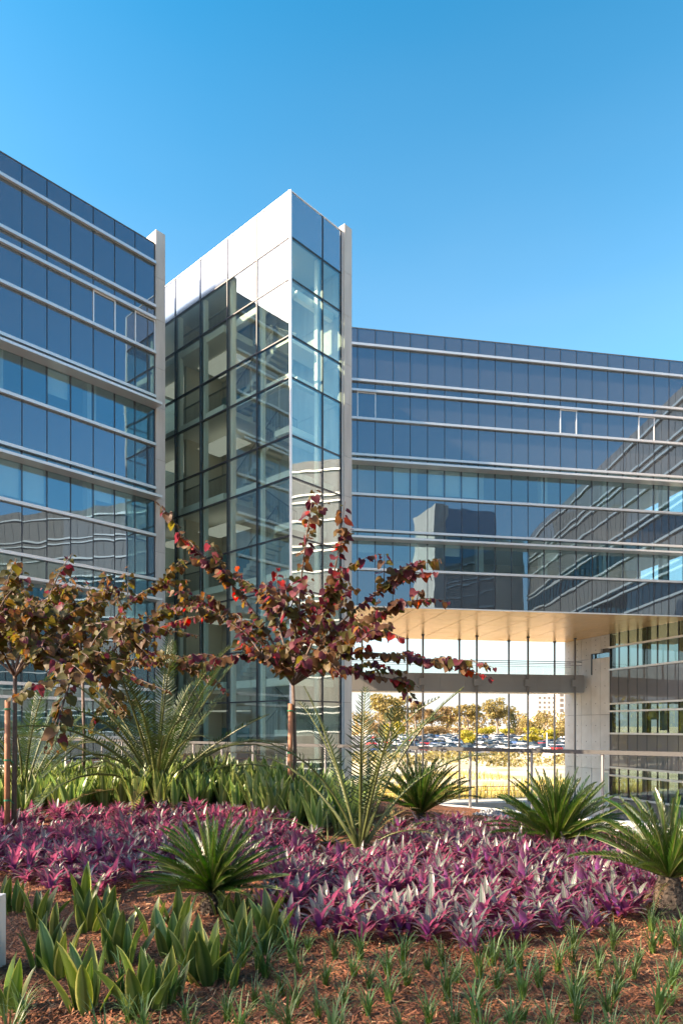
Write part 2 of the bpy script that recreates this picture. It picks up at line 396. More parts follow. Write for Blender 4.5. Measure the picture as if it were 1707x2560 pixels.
blk('link_wall',frA,17.5,17.8,-6.0,6.0,GL,23.0,'interior',tw)

# ------------------------------------------------------------------ bridging block on the right
O3=Vector((0.61,41,0)); frC=Frame(O3,C,CN)
rb=thing('bridge_building',(O3.x+10,O3.y+4,GL),'long blue glass block raised over a gap, right of the tower','building')
usC=[-2.92]+[0.357+1.0933*k for k in range(-2,21)]+[23.75]
off=3
facade(rb,frC,usC,UPPER,UKIND,framed={(3,off),(3,off+12),(3,off+17)},canopy_z=(15.90,11.34),seg=5)
blk('roof',frC,-3,24,-14.4,-0.3,23.5,23.8,'roof',rb)
blk('rear_wall',frC,-3,24,-14.6,-14.4,7.6,24.0,'spandrel',rb)
blk('edge_trim',frC,-3,23.75,-0.10,0.06,7.30,7.36,'alu_light',rb)
blk('soffit_deck',frC,-3,32,-14.5,-0.12,7.42,7.58,'steel',rb)
na,nb=14,7
for i in range(na):
    for j in range(nb):
        a0=-2.5+i*2.1867; n0=-0.1-j*2.05
        blk('soffit_panel',frC,a0+0.02,a0+2.1867-0.02,n0-2.05+0.02,n0-0.02,7.372,7.415,'soffit',rb)
# slender hangers between soffit and plinth
cols_front=[1057,1191.6,1319.6,1437]; cols_rear=[905,1018,1148,1271.6,1386]
def col_a(u, n):
    r=(u-U0)/F; p=O3-CN*n
    return (r*p.y-p.x)/(C.x-r*C.y)
def pole(u, n):
    a=col_a(u,n); b=MB()
    p=frC.pt(a,-n,0)
    b.tube([(0,0,-6.0),(0,0,7.37)],[0.08,0.08],10)
    o=add('hanger_pole',b.mesh('hanger_pole',[M['pole']],True),Matrix.Translation((p.x,p.y,0)),rb)
    b=MB(); b.box(None,-0.11,0.11,-0.11,0.11,7.27,7.37)
    add('pole_bracket',b.mesh('pole_bracket',[M['steel']]),Matrix.Translation((p.x,p.y,0)),o)
for u in cols_front: pole(u,11.6)
for u in cols_rear: pole(u,14.0)

# footbridge slung between the poles
fb=thing('footbridge',frC.pt(10,-12.8,2.9),'grey footbridge with glass rails crossing the gap under the block','footbridge')
for i in range(12):
    a0=-2.9+i*2.06
    blk('fascia_panel',frC,a0+0.006,a0+2.054,-11.95,-11.85,2.92,4.35,'fascia',fb)
blk('deck',frC,-2.9,21.7,-13.7,-11.96,3.0,4.2,'fascia',fb)
blk('bottom_lip',frC,-2.9,21.7,-13.7,-11.9,2.86,2.915,'stone_white',fb)
for n in (-12.0,-13.6):
    blk('handrail',frC,-2.9,21.7,n-0.03,n+0.03,5.42,5.47,'steel',fb)
    blk('lower_rail',frC,-2.9,21.7,n-0.015,n+0.015,5.14,5.17,'steel',fb)
    for i in range(10): blk('rail_glass',frC,-2.5+i*2.4,-0.15+i*2.4,n-0.006,n+0.006,4.4,5.1,'rail_glass',fb)
for u in cols_front:
    a=col_a(u,11.6); blk('bracket',frC,a-0.26,a+0.26,-11.84,-11.50,3.38,3.92,'fascia',fb)

# ------------------------------------------------------------------ wing with concrete wall (right)
OW=Vector((24.0,45.1,0)); frD=Frame(OW,D,DN)
wg=thing('office_wing',(OW.x,OW.y,GL),'glass and concrete wing at the right behind the railing under the raised block','building')
usV=[-9.0+0.97*k for k in range(0,11)]
facade(wg,frD,usV,LOWER,LKIND,canopy_z=(),seg=12,sp='wing_spandrel')
usF=[usV[-1]+3.9*k for k in range(0,11)]
for r in range(len(LKIND)):
    for i in range(10):
        blk('glass_strip',frD,usF[i],usF[i+1],-0.035,0,LOWER[r+1]+0.012,LOWER[r]-0.012,'wing_spandrel' if LKIND[r]=='s' else 'wing_vision',wg)
for z in LOWER[1:-1]: blk('band',frD,usF[0]+0.01,usF[-1],0.016,0.17,z-0.07,z+0.06,'alu',wg)
for r in range(len(UKIND)):
    for i in range(10):
        blk('glass_strip',frD,max(usF[i],0.05),usF[i+1],-0.035,0,UPPER[r+1]+0.012,UPPER[r]-0.012,'wing_spandrel' if UKIND[r]=='s' else 'wing_vision',wg)
for z in UPPER[1:]: blk('band',frD,0.05,usF[-1],0.016,0.20,z-0.09,z+0.08,'alu',wg)
for k in range(38): blk('mullion',frD,1.7+k*1.03,1.74+k*1.03,-0.1,0.014,GL,24.04,'dark_frame',wg)
LE=usF[-1]
blk('roof',frD,0,LE,-14,-0.2,23.6,23.9,'roof',wg)
blk('rear_wall',frD,-14.6,LE,-14.2,-14,GL,23.9,'inner_wall',wg)
for z in (15.2,10.6,5.8,0.6,-4.4): blk('floor_slab',frD,0 if z>8 else -9,LE,-13.9,-7.3,z-0.3,z,'slab',wg)
# concrete panels with recessed joints and tie holes
zc=[7.36,5.6,1.05,-3.3,-5.4,GL]; ac=[-14.6,-13.5,-12.4,-11.2,-10.1,-9.04]
def panel(a0,a1,z0,z1,n=0.0):
    o=blk('concrete_panel',frD,a0+0.014,a1-0.014,-0.25,n,z0+0.014,z1-0.014,'concrete_pale',wg); return o
holes=MB()
for i in range(5):
    for j in range(5):
        a0,a1=ac[i],ac[i+1]; z1,z0=zc[j],zc[j+1]
        if i==4 and j==0: z1=7.36; z0=6.3
        if i==3 and j==0: z0=6.0
        if i==3 and j>=3: continue
        if i==4 and j>=3: continue
        panel(a0,a1,z0,z1)
        for zz in (z0+(z1-z0)*0.2,z0+(z1-z0)*0.5,z0+(z1-z0)*0.8):
            p=frD.pt((a0+a1)/2,0.004,zz)
            b=len(holes.v)
            for q in range(8):
                t=q*math.pi/4; holes.vert(p+frD.u*0.045*math.cos(t)+Vector((0,0,0.045*math.sin(t))))
            holes.face(range(b,b+8))
add('tie_holes',holes.mesh('tie_holes',[M['concrete_dark']]),None,wg,kind='stuff')
blk('wall_core',frD,-14.55,-9.05,-0.6,-0.27,GL,7.30,'concrete_dark',wg)
blk('door_frame',frD,-9.95,-9.1,-0.05,0.02,-6.2,-3.4,'alu_light',wg)
blk('door_pane',frD,-9.85,-9.2,-0.03,0.03,-6.05,-3.55,'vision',wg)
panel(-11.2,-10.02,GL,-3.3,-0.06); panel(-10.0,-9.04,GL,-6.25); panel(-10.0,-9.04,-3.38,-3.31)
blk('balcony_window',frD,-11.1,-9.1,-0.2,-0.02,4.35,5.95,'vision',wg)
blk('balcony_jamb',frD,-11.2,-11.05,-0.25,0.03,4.3,6.0,'dark_frame',wg)
# stair block closing the wing (it shows as a reflection)
frE=Frame((27,4.2),(1,0.06),(-0.06,1))
blk('stair_fin',frE,-1.6,0.0,-6,0.3,GL,27.6,'concrete',wg)
for i in range(3):
    for j in range(8): blk('glass_panel',frE,0.02+i*2.3,2.28+i*2.3,-0.1,0.0,GL+j*4.4,GL+j*4.4+4.36,'spandrel',wg)
blk('stair_block',frE,6.95,11,-6,-0.1,GL,24,'inner_wall',wg)
blk('stair_core',frE,0.02,6.92,-6,-0.14,GL,27.2,'inner_wall',wg)

# ------------------------------------------------------------------ terrain, parking, lower court
def smooth(a,b,x):
    t=max(0,min(1,(x-a)/(b-a))); return t*t*(3-2*t)
def terr(x,y):
    z=GL
    z+= (GL*-1-6.25)*smooth(56.2,58.5,y)
    z+= 0.35*smooth(80,98,y)-0.45*smooth(140,165,y)
    if y>165: z+= (y-165)/155*2.4 if y<330 else 2.55+ (y-330)*0.004
    if y>60: z+=0.25*mnoise.noise(Vector((x*0.05,y*0.06,1.3)))*smooth(60,75,y)*(1-smooth(150,165,y))
    return z
def m_terrain():
    m,nt,out=new_mat('dry_ground'); b=N(nt,'ShaderNodeBsdfPrincipled'); b.inputs['Roughness'].default_value=0.95
    geo=N(nt,'ShaderNodeNewGeometry'); t=N(nt,'ShaderNodeTexNoise'); t.inputs['Scale'].default_value=0.12; t.inputs['Detail'].default_value=8
    nt.links.new(geo.outputs['Position'],t.inputs['Vector'])
    c=ramp(nt,t.outputs[0],[(0.36,(0.42,0.33,0.21)),(0.52,(0.60,0.49,0.35)),(0.66,(0.36,0.29,0.13))])
    nt.links.new(c,b.inputs['Base Color']); nt.links.new(b.outputs[0],out.inputs[0]); return m
M['terrain']=m_terrain()
b=MB(); xs=[-900,-500,-300,-200,-140]+[-100+5*k for k in range(41)]+[140,200,300,500,900]
ys=[-120,-60,-20,0,20,40,52,56,56.8,57.5,58.5]+[60+4*k for k in range(28)]+[175,190,210,240,270,300,330,360,450,700,1500,3500]
for y in ys:
    for x in xs: b.vert((x,y,terr(x,y)))
nx=len(xs)
for j in range(len(ys)-1):
    for i in range(nx-1): b.face((j*nx+i,j*nx+i+1,(j+1)*nx+i+1,(j+1)*nx+i))
add('terrain',b.mesh('terrain',[M['terrain']],True),kind='structure')
b=MB()
xs2=[-60+10*k for k in range(25)]; ys2=[168,175,190,210,240,270,300,322]
for y in ys2:
    for x in xs2: b.vert((x,y,terr(x,y)+0.05))
for j in range(len(ys2)-1):
    for i in range(len(xs2)-1): b.face((j*25+i,j*25+i+1,(j+1)*25+i+1,(j+1)*25+i))
add('parking_lot',b.mesh('parking_lot',[pbsdf('asphalt',(0.10,0.10,0.10),0.9,0,(0.3,(0.14,0.13,0.13)))]),kind='structure')
b=MB(); b.box(None,-40,45,-40,56,GL-0.1,GL+0.02)
add('lower_court',b.mesh('lower_court',[M['paving']]),kind='structure')
lw=thing('plinth_wall',frC.pt(9,-12,GL),'low grey concrete plinth carrying the slender poles','wall')
for i in range(8): blk('concrete_panel',frC,-3+i*3.0,-3+i*3.0+2.985,-14.6,-11.2,GL+0.03,-6.0,'concrete',lw)
lr=thing('lower_railing',frC.pt(9,-14.4,-6.0),'thin grey railing on the plinth beyond the poles','railing')
blk('handrail',frC,-2.5,20,-14.43,-14.38,-5.0,-4.95,'steel',lr)
blk('lower_rail',frC,-2.5,20,-14.42,-14.39,-5.35,-5.32,'steel',lr)
for i in range(10): blk('post',frC,-2.4+i*2.4,-2.36+i*2.4,-14.425,-14.385,-5.99,-5.0,'steel',lr)

# far white office block
fo=thing('far_office',P(1400,1820,420)+Vector((0,0,-4)),'small white office block far behind the trees at right','building')
frF=Frame(P(1342,1820,420).xy,(1,0.15),(0.15,-1))
M['far_white']=pbsdf('far_white',(0.72,0.68,0.64),0.8); M['far_glass']=pbsdf('far_window',(0.20,0.17,0.15),0.3)
blk('wall',frF,0,13,-12,0,-6,20.5,'far_white',fo); blk('wall',frF,13.05,30,-14,2,-6,22.5,'far_white',fo)
for i in range(4):
    for j in range(6): blk('window',frF,1.2+i*3,2.6+i*3,0.01,0.06,3.2+j*2.9,4.6+j*2.9,'far_glass',fo)
for i in range(5):
    for j in range(6): blk('window',frF,14+i*3.2,16.4+i*3.2,2.01,2.06,3.2+j*3.2,5.2+j*3.2,'far_glass',fo)

# ------------------------------------------------------------------ parked cars
def objcol(nt): return N(nt,'ShaderNodeObjectInfo').outputs['Color']
def m_paint():
    m,nt,out=new_mat('car_paint'); b=N(nt,'ShaderNodeBsdfPrincipled'); b.inputs['Roughness'].default_value=0.25; b.inputs['Coat Weight'].default_value=0.5
    nt.links.new(objcol(nt),b.inputs['Base Color']); nt.links.new(b.outputs[0],out.inputs[0]); return m
M['paint']=m_paint(); M['car_glass']=pbsdf('car_glass',(0.02,0.025,0.03),0.08,0,spec=0.8); M['tyre']=pbsdf('tyre',(0.02,0.02,0.02),0.8)
def car_mesh(kind):
    b=MB()
    if kind=='suv': prof=[(-2.3,.45),(-2.3,1.0),(-2.15,1.1),(-1.95,1.68),(-1.6,1.75),(.35,1.75),(1.05,1.12),(2.1,1.0),(2.3,.8),(2.3,.45)]; roof=(3,6)
    else: prof=[(-2.25,.4),(-2.25,.85),(-2.1,.98),(-1.55,1.02),(-.85,1.42),(.3,1.45),(1.05,.98),(2.05,.85),(2.25,.65),(2.25,.4)]; roof=(4,5)
    n=len(prof); idx=[]
    for s_ in (-1,1):
        row=[]
        for i,(x,z) in enumerate(prof):
            w=0.9 if z<1.13 else 0.72
            row.append(b.vert((x,s_*w,z)))
        idx.append(row)
    for i in range(n-1):
        glassy = (prof[i][1]>0.97 and prof[i+1][1]>1.3) != (prof[i][1]>1.3 and prof[i+1][1]>0.97 and not(prof[i][1]>1.3 and prof[i+1][1]>1.3))
        up=prof[i][1]>1.3 and prof[i+1][1]>1.3
        g = (not up) and (max(prof[i][1],prof[i+1][1])>1.3)
        b.face((idx[0][i],idx[0][i+1],idx[1][i+1],idx[1][i]),None,1 if g else 0)
    b.face((idx[0][n-1],idx[0][0],idx[1][0],idx[1][n-1]),None,0)
    # sides: lower body polygon + glass house polygon
    ga=[i for i in range(n) if prof[i][1]>1.3]; gl=[ga[0]-1]+ga+[ga[-1]+1]
    lo=[i for i in range(n) if i not in ga]
    for s_,k in ((0,1),(1,-1)):
        b.face([idx[s_][i] for i in lo][::k],None,0); b.face([idx[s_][i] for i in gl][::k],None,1)
    for x in (-1.4,1.4):
        for y in (-0.86,0.86):
            b.tube([(x,y-0.1,0.33),(x,y+0.1,0.33)],[0.33,0.33],8,2)
    return b.mesh('car_'+kind,[M['paint'],M['car_glass'],M['tyre']])
CM=[car_mesh('suv'),car_mesh('saloon')]
paints=[('white',(.75,.75,.73)),('white',(.78,.77,.75)),('silver',(.45,.46,.48)),('silver',(.38,.39,.40)),('black',(.025,.025,.03)),('dark grey',(.09,.09,.10)),('red',(.45,.03,.03)),('blue',(.05,.10,.25)),('white',(.7,.7,.7))]
rng=random.Random(3); rows=[176,187,196,209,219,233,245,262,278,298]; names=['first','second','third','fourth','fifth','sixth','seventh','eighth','ninth','tenth']
ncar=0
for ri,y in enumerate(rows):
    x=P(905,0,y).x
    while x < P(1425,0,y).x:
        x+=2.75
        if rng.random()<0.14: continue
        if rng.random()<0.10: x+=2.6; continue
        if (ri>5 and rng.random()<0.25): continue
        k=rng.randrange(2); cn,cc=rng.choice(paints); a=R(90)*(1 if rng.random()<.5 else -1)+R(rng.uniform(-3,3))+R(18)
        kind=('tall','low')[k]
        add('parked_car',CM[k],Matrix.Translation((x,y+rng.uniform(-.3,.3),terr(x,y)+0.05))@Matrix.Rotation(a,4,'Z'),None,
            f'{cn} car with {kind} roof parked in the {names[ri]} row of the distant lot','car','cars parked in the '+names[ri]+' row, '+cn+' '+kind,None,cc); ncar+=1
def lamp_post(u,y,h):
    p=P(u,0,y); p.z=terr(p.x,y); b=MB(); b.tube([(0,0,0),(0,0,h)],[0.12,0.07],6); b.box(None,-0.7,0.7,-0.12,0.12,h,h+0.12)
    return add('lamp_post',b.mesh('lamp_post',[M['steel']]),Matrix.Translation(p))
for u,y,h,l in ((965,230,11.5,'thin lamp post among trees left of the tall gum'),(1036,172,9.5,'tall thin lamp post in front of the parked cars'),(946,240,13,'leftmost thin lamp post beyond the gap')):
    o=lamp_post(u,y,h); o['label']=l; o['category']='lamp post'
p=P(1367,0,118); p.z=terr(p.x,118)
b=MB(); b.box(None,-0.75,0.75,-0.5,0.5,0,1.5); b.box(None,-0.55,0.55,-0.3,0.3,1.5,2.6); b.tube([(0,0,2.6),(0,0,5.2)],[0.12,0.1],8)
add('utility_cabinet',b.mesh('utility_cabinet',[M['far_white']]),Matrix.Translation(p),None,'white utility cabinet with a post on the dry slope','cabinet')

# ------------------------------------------------------------------ distant trees, hedge bank, dry grass
def vcol(nt): 
    a=N(nt,'ShaderNodeVertexColor'); a.layer_name='Col'; return a.outputs['Color']
M['far_leaf']=leaf_mat('far_foliage',vcol,0.3,0.7); M['bark']=pbsdf('pale_bark',(0.28,0.22,0.17),0.9,0,(2.0,(0.16,0.12,0.09)))
def foliage(b, c, rx, ry, rz, n, size, cols, rg, shell=0.5):
    for _ in range(n):
        while True:
            d=Vector((rg.uniform(-1,1),rg.uniform(-1,1),rg.uniform(-1,1)))
            if 0.02<d.length<1: break
        d=d.normalized()*(d.length**shell)
        p=Vector(c)+Vector((d.x*rx,d.y*ry,d.z*rz))
        a=Vector((rg.gauss(0,1),rg.gauss(0,1),rg.gauss(0,1))).normalized(); e=a.cross(Vector((rg.gauss(0,1),rg.gauss(0,1),rg.gauss(0,1)))).normalized()
        s_=size*rg.uniform(.6,1.4); k=rg.choice(cols); f_=rg.uniform(.75,1.25); cc=(k[0]*f_,k[1]*f_,k[2]*f_)
        i=[b.vert(p+a*s_),b.vert(p+e*s_*.55),b.vert(p-a*s_),b.vert(p-e*s_*.55)]; b.face(i,None,0,cc)
def far_tree(name, u, vtop, y, wpx, style, cols, label, cat='tree', group=None, seed=0, vbase=None):
    rg=random.Random(seed+int(u)); x=(u-U0)/F*y; z0=terr(x,y); H=(V0-vtop)/F*y - z0; w=wpx/F*y
    t=thing(name,(x,y,z0),label,cat,group); tr=MB(); cr=MB()
    if style=='gum':
        nl=rg.randint(3,4); tops=[]
        tr.tube([(x,y,z0-.3),(x+rg.uniform(-.5,.5),y,z0+H*.45)],[w*.035+.18,w*.02+.12],7)
        for k in range(nl):
            f_=(k+.5)/nl-.5; e=Vector((x+f_*w*.75,y+rg.uniform(-1,1)*w*.2,z0+H*rg.uniform(.72,.9)))
            tr.tube([(x,y,z0+H*.4),Vector((x+f_*w*.3,y,z0+H*.58)),e],[w*.02+.1,w*.015+.08,.06],6); tops.append(e)
        ncl=34
        for k in range(ncl):
            a_=rg.uniform(0,6.28); q_=rg.random()**.5; h_=rg.uniform(-1,1); q_*=math.sqrt(1-.8*h_*h_)
            c=Vector((x+math.cos(a_)*q_*w*.46,y+math.sin(a_)*q_*w*.3,z0+H*(.72+.22*h_)))
            foliage(cr,c,w*.14,w*.14,H*.065,70,max(.42,w*.034),cols,rg)
    else:
        tr.tube([(x,y,z0-.3),(x,y,z0+H*.45)],[.22,.1],6)
        for k in range(14):
            f_=rg.uniform(-.5,.5); h=rg.uniform(.25,.86)
            foliage(cr,(x+f_*w*.8*(1.1-abs(h-.5)),y+rg.uniform(-.4,.4)*w*.6,z0+H*h),w*.2,w*.2,H*.15,100,max(.32,w*.032),cols,rg)
    add('trunk',tr.mesh('trunk',[M['bark']]),None,t); add('crown',cr.mesh('crown',[M['far_leaf']]),None,t)
G1=[(.30,.24,.08),(.22,.18,.06),(.36,.27,.10),(.16,.13,.05)]; G2=[(.32,.22,.10),(.24,.165,.08),(.17,.12,.06)]; G3=[(.42,.36,.04),(.34,.30,.04),(.27,.25,.05)]
trees=[('gum_tree',975,1730,215,112,'gum',G1,'tallest rounded gum tree with bare limbs at the left of the gap'),
('gum_tree',1040,1752,330,60,'gum',G2,'brownish gum tree right of the tallest gum'),
('gum_tree',1078,1772,340,55,'gum',G2,'brown gum tree behind the parked cars, fourth from the left'),
('gum_tree',1120,1765,345,60,'gum',G2,'gum tree with thin trunks left of the gap centre'),
('gum_tree',1170,1760,340,75,'gum',G1,'broad gum tree at the middle of the distant tree line'),
('gum_tree',1243,1744,300,80,'gum',G1,'tall gum tree with pale forked trunk right of the gap centre'),
('pine_tree',1278,1770,330,26,'bush',[(.09,.09,.035),(.07,.075,.03)],'narrow dark conifer right of the tall forked gum'),
('gum_tree',1335,1782,260,75,'bush',G1,'olive tree below the white office block'),
('gum_tree',1405,1777,240,80,'bush',G1,'olive brown tree touching the concrete wall'),
('leafy_tree',940,1790,250,60,'bush',G2,'brown tree at the left end of the tree line'),
('shrub_tree',985,1800,225,50,'bush',G3,'yellow green tree below the tallest gum'),
('shrub_tree',1168,1822,200,40,'bush',G3,'bright yellow tree among the cars at the gap centre'),
('shrub_tree',1222,1815,315,60,'bush',G3,'low yellow green tree behind the last car row'),
('shrub_tree',1265,1822,318,34,'bush',G3,'small bright yellow shrub by the conifer'),
('shrub_tree',1330,1818,215,56,'bush',G3,'yellow green tree among the cars below the olive tree'),
('shrub_tree',1385,1822,225,46,'bush',G3,'yellow shrub tree in the lot beside the concrete wall'),
('shrub_tree',1075,1815,320,70,'bush',G2,'low brown scrub tree behind the cars on the left'),
('shrub_tree',1130,1818,325,60,'bush',G2,'low brown scrub tree behind the cars near the middle')]
for k,t in enumerate(trees): far_tree(t[0],t[1],t[2],t[3],t[4],t[5],t[6],t[7],seed=k)
rg=random.Random(9); b=MB()
for k in range(230):
    y=rg.uniform(335,365); x=rg.uniform(P(880,0,y).x,P(1440,0,y).x); foliage(b,(x,y,terr(x,y)+rg.uniform(.5,11)),3.0,3.0,2.2,34,.7,G2+G1,rg)
add('far_scrub',b.mesh('far_scrub',[M['far_leaf']]),None,None,'continuous brown green wood behind the parked cars','wood',None,'stuff')
for k,(xx,yy,hh,ww_) in enumerate(((-14,66,9,9),(-24,72,11,12),(-33,80,10,11),(-45,76,12,13),(-52,90,12,12),(-20,92,9,10),(-62,84,11,12),(-10,74,12,10),(-28,64,11,11),(-40,66,12,12),(-16,82,13,11),(-36,92,13,13),(-6,84,11,9))):
    u_,_v=pix((xx,yy,0)); far_tree('shrub_tree',u_,V0-(terr(xx,yy)+hh)/yy*F,yy,ww_/yy*F,'bush',G1 if k%2 else G3,['yellow tree','olive tree','tall yellow tree','broad olive tree','rear yellow tree','inner olive tree','outermost yellow tree','slim olive tree','spreading yellow tree','round olive tree','high yellow tree','wide olive tree','nearest yellow tree'][k]+' standing behind the tower, mirrored in the wing glass',seed=60+k)
rg=random.Random(5); b=MB()
for k in range(260):
    x=rg.uniform(-14,62); y=rg.uniform(103,150); foliage(b,(x,y,terr(x,y)+.35),1.7,1.7,.8,26,.34,[(.22,.18,.06),(.17,.14,.05),(.28,.22,.09),(.12,.10,.045)],rg)
add('hedge_bank',b.mesh('hedge_bank',[M['far_leaf']]),None,None,'brown green scrub covering the bank below the car park','shrubs',None,'stuff')
b=MB()
for k in range(9000):
    y=58.5+(rg.random()**1.3)*32; x=rg.uniform(-4,.42*y+2); 
    if y>72 and mnoise.noise(Vector((x*.12,y*.1,4)))<0.12: continue
    z=terr(x,y); h=rg.uniform(.3,.9); a=rg.uniform(0,6.3); d=Vector((math.cos(a),math.sin(a),0))*.06; l=Vector((rg.gauss(0,.15),rg.gauss(0,.15),h))
    k2=rg.choice([(.50,.38,.13),(.42,.34,.10),(.55,.44,.20),(.32,.29,.08)])
    b.face([b.vert(Vector((x,y,z))-d),b.vert(Vector((x,y,z))+d),b.vert(Vector((x,y,z))+l)],None,0,k2)
add('dry_grass',b.mesh('dry_grass',[M['far_leaf']]),None,None,'golden dry grass on the slope beyond the poles','grass',None,'stuff')

# ------------------------------------------------------------------ garden terrace, kerb, railing
def g(x,y):
    z=-1.42+0.34*math.exp(-(((x+2.3)/3.4)**2+((y-11.5)/2.7)**2))+0.05*math.exp(-(((x-2)/2.5)**2+((y-7)/2)**2))
    return z+0.03*mnoise.noise(Vector((x*1.3,y*1.3,0)))
RP=P(1170,1820,11.6); frR=Frame(RP.xy,A,B)            # railing line, normal away from the garden
def bed_side(x,y): return (Vector((x,y,0))-Vector((RP.x,RP.y,0))).dot(B)
def m_mulch():
    m,nt,out=new_mat('bark_mulch'); b=N(nt,'ShaderNodeBsdfPrincipled'); b.inputs['Roughness'].default_value=0.9
    geo=N(nt,'ShaderNodeNewGeometry'); t=N(nt,'ShaderNodeTexNoise'); t.inputs['Scale'].default_value=28; t.inputs['Detail'].default_value=8; t.inputs['Distortion'].default_value=1.5
    t3=N(nt,'ShaderNodeTexVoronoi'); t3.inputs['Scale'].default_value=45
    nt.links.new(geo.outputs['Position'],t.inputs['Vector']); nt.links.new(geo.outputs['Position'],t3.inputs['Vector'])
    c=ramp(nt,t.outputs[0],[(0.3,(0.045,0.016,0.008)),(0.5,(0.17,0.058,0.022)),(0.72,(0.30,0.12,0.048))])
    bp=N(nt,'ShaderNodeBump'); bp.inputs['Strength'].default_value=1; bp.inputs['Distance'].default_value=0.03
    ad=N(nt,'ShaderNodeMath',operation='ADD'); nt.links.new(t.outputs[0],ad.inputs[0]); nt.links.new(t3.outputs[0],ad.inputs[1])
    nt.links.new(ad.outputs[0],bp.inputs['Height']); nt.links.new(bp.outputs[0],b.inputs['Normal'])
    nt.links.new(c,b.inputs['Base Color']); nt.links.new(b.outputs[0],out.inputs[0]); return m
M['mulch']=m_mulch()
b=MB(); na_,nb_=150,150
def axis(lo,hi,n,c,s_): 
    return [lo+(hi-lo)*i/(n-1) for i in range(n)]
# grid in railing coordinates: a along A, w = distance inside the bed
aa=[-26+ i*0.35 for i in range(150)]; ww=[0.12+ (j/95.0)**1.25*26 for j in range(96)]
for w_ in ww:
    for a_ in aa:
        p=frR.pt(a_,-w_,0); dz=0
        if p.y>0.5: dz=0.022*mnoise.noise(Vector((p.x*6,p.y*6,2)))+0.012*mnoise.noise(Vector((p.x*15,p.y*15,5)))
        b.vert((p.x,p.y,g(p.x,p.y)+dz))
for j in range(len(ww)-1):
    for i in range(len(aa)-1): b.face((j*150+i,j*150+i+1,(j+1)*150+i+1,(j+1)*150+i))
add('garden_soil',b.mesh('garden_soil',[M['mulch']],True),kind='structure')
kb=thing('garden_kerb',frR.pt(0,0,-1.6),'pale kerb and retaining wall edging the planted terrace','kerb')
for i in range(18): blk('kerb_stone',frR,-26+i*3,-26+i*3+2.99,-0.12,0.22,-1.62,-1.36,'stone_white',kb)
blk('retaining_wall',frR,-26,28,0.0,0.18,GL,-1.63,'concrete',kb)
rl=thing('glass_railing',frR.pt(0,0.05,-1.36),'glass balustrade with flat grey handrail behind the garden bed','railing')
blk('handrail',frR,-14,16,0.02,0.10,-0.395,-0.335,'rail',rl)
for k in range(-12,14):
    a_=k*1.135
    blk('post',frR,a_-0.012,a_+0.012,0.035,0.085,-1.359,-0.396,'pole',rl)
    blk('glass_panel',frR,a_+0.03,a_+1.105,0.054,0.066,-1.30,-0.42,'rail_glass',rl)
# pebbles by the kerb
rg=random.Random(11); b=MB()
for k in range(700):
    a_=rg.uniform(-5.5,-0.5); w_=rg.uniform(0.15,0.75); p=frR.pt(a_,-w_,0); s_=rg.uniform(.02,.05)
    z=g(p.x,p.y)+s_*.4; c=rg.choice([(.16,.16,.17),(.25,.25,.26),(.10,.10,.11),(.33,.32,.31)])
    i=[b.vert((p.x+dx*s_*rg.uniform(.8,1.3),p.y+dy*s_*rg.uniform(.8,1.3),z+dz*s_*.7)) for dx,dy,dz in ((1,0,0),(0,1,0),(-1,0,0),(0,-1,0),(0,0,1),(0,0,-1))]
    for f_ in ((0,1,4),(1,2,4),(2,3,4),(3,0,4),(1,0,5),(2,1,5),(3,2,5),(0,3,5)): b.face([i[q] for q in f_],None,0,c)
m,nt,out=new_mat('pebble'); bs=N(nt,'ShaderNodeBsdfPrincipled'); bs.inputs['Roughness'].default_value=.6; nt.links.new(vcol(nt),bs.inputs['Base Color']); nt.links.new(bs.outputs[0],out.inputs[0]); M['pebble']=m
add('pebbles',b.mesh('pebbles',[m]),None,None,'strip of grey pebbles between purple bed and kerb','pebbles',None,'stuff')
# concrete block cut by the left edge of the picture
p=P(-58,2400,3.95); b=MB(); b.box(None,-0.17,0.07,-0.12,0.20,-0.1,0.42)
cb=b.mesh('concrete_block',[M['stone_white']])
add('concrete_block',cb,Matrix.Translation((p.x,p.y,g(p.x,p.y))),None,'pale concrete block cut off by the left edge of the picture','block')

# ------------------------------------------------------------------ leaf building blocks
def blade(b, L, w, prof, lean, curl, nseg=6, fold=0.25, M4=None, m=0, twist=0.0, c=None):
    """leaf along +Z bending towards +Y; prof(t)->half width factor; lean = start angle, curl = extra angle at tip"""
    p=Vector((0,0,0)); rows=[]
    for i in range(nseg+1):
        t=i/nseg; a=lean+curl*t*t
        d=Vector((0,math.sin(a),math.cos(a)))
        if i: p=p+d*(L/nseg)
        nrm=Vector((0,math.cos(a),-math.sin(a)))           # points "outside/down" side
        hw=w*prof(t)/2; tw_=twist*t
        sx=Vector((math.cos(tw_),math.sin(tw_)*.8,0))
        l=p-sx*hw-nrm*hw*fold*2; r=p+sx*hw-nrm*hw*fold*2
        q=[p,l,r]
        if M4: q=[M4@x for x in q]
        rows.append((b.vert(q[1]),b.vert(q[0]),b.vert(q[2])))
    for i in range(nseg):
        t0,t1=i/nseg,(i+1)/nseg; r0,r1=rows[i],rows[i+1]
        b.face((r0[0],r0[1],r1[1],r1[0]),[(0,t0),(.5,t0),(.5,t1),(0,t1)],m,c)
        b.face((r0[1],r0[2],r1[2],r1[1]),[(.5,t0),(1,t0),(1,t1),(.5,t1)],m,c)
def lance(t): return max(0.03,(math.sin(math.pi*min(1,(t*.92+.1)))**.8)*(1-.15*t)) if t<0.999 else 0.02
def broad(t): return max(0.25*(1-t*3),(math.sin(math.pi*(t**0.85*.9+.1)))**.75) if t<0.99 else 0.015
def strap(t): return (1-t**3)*0.95+0.03
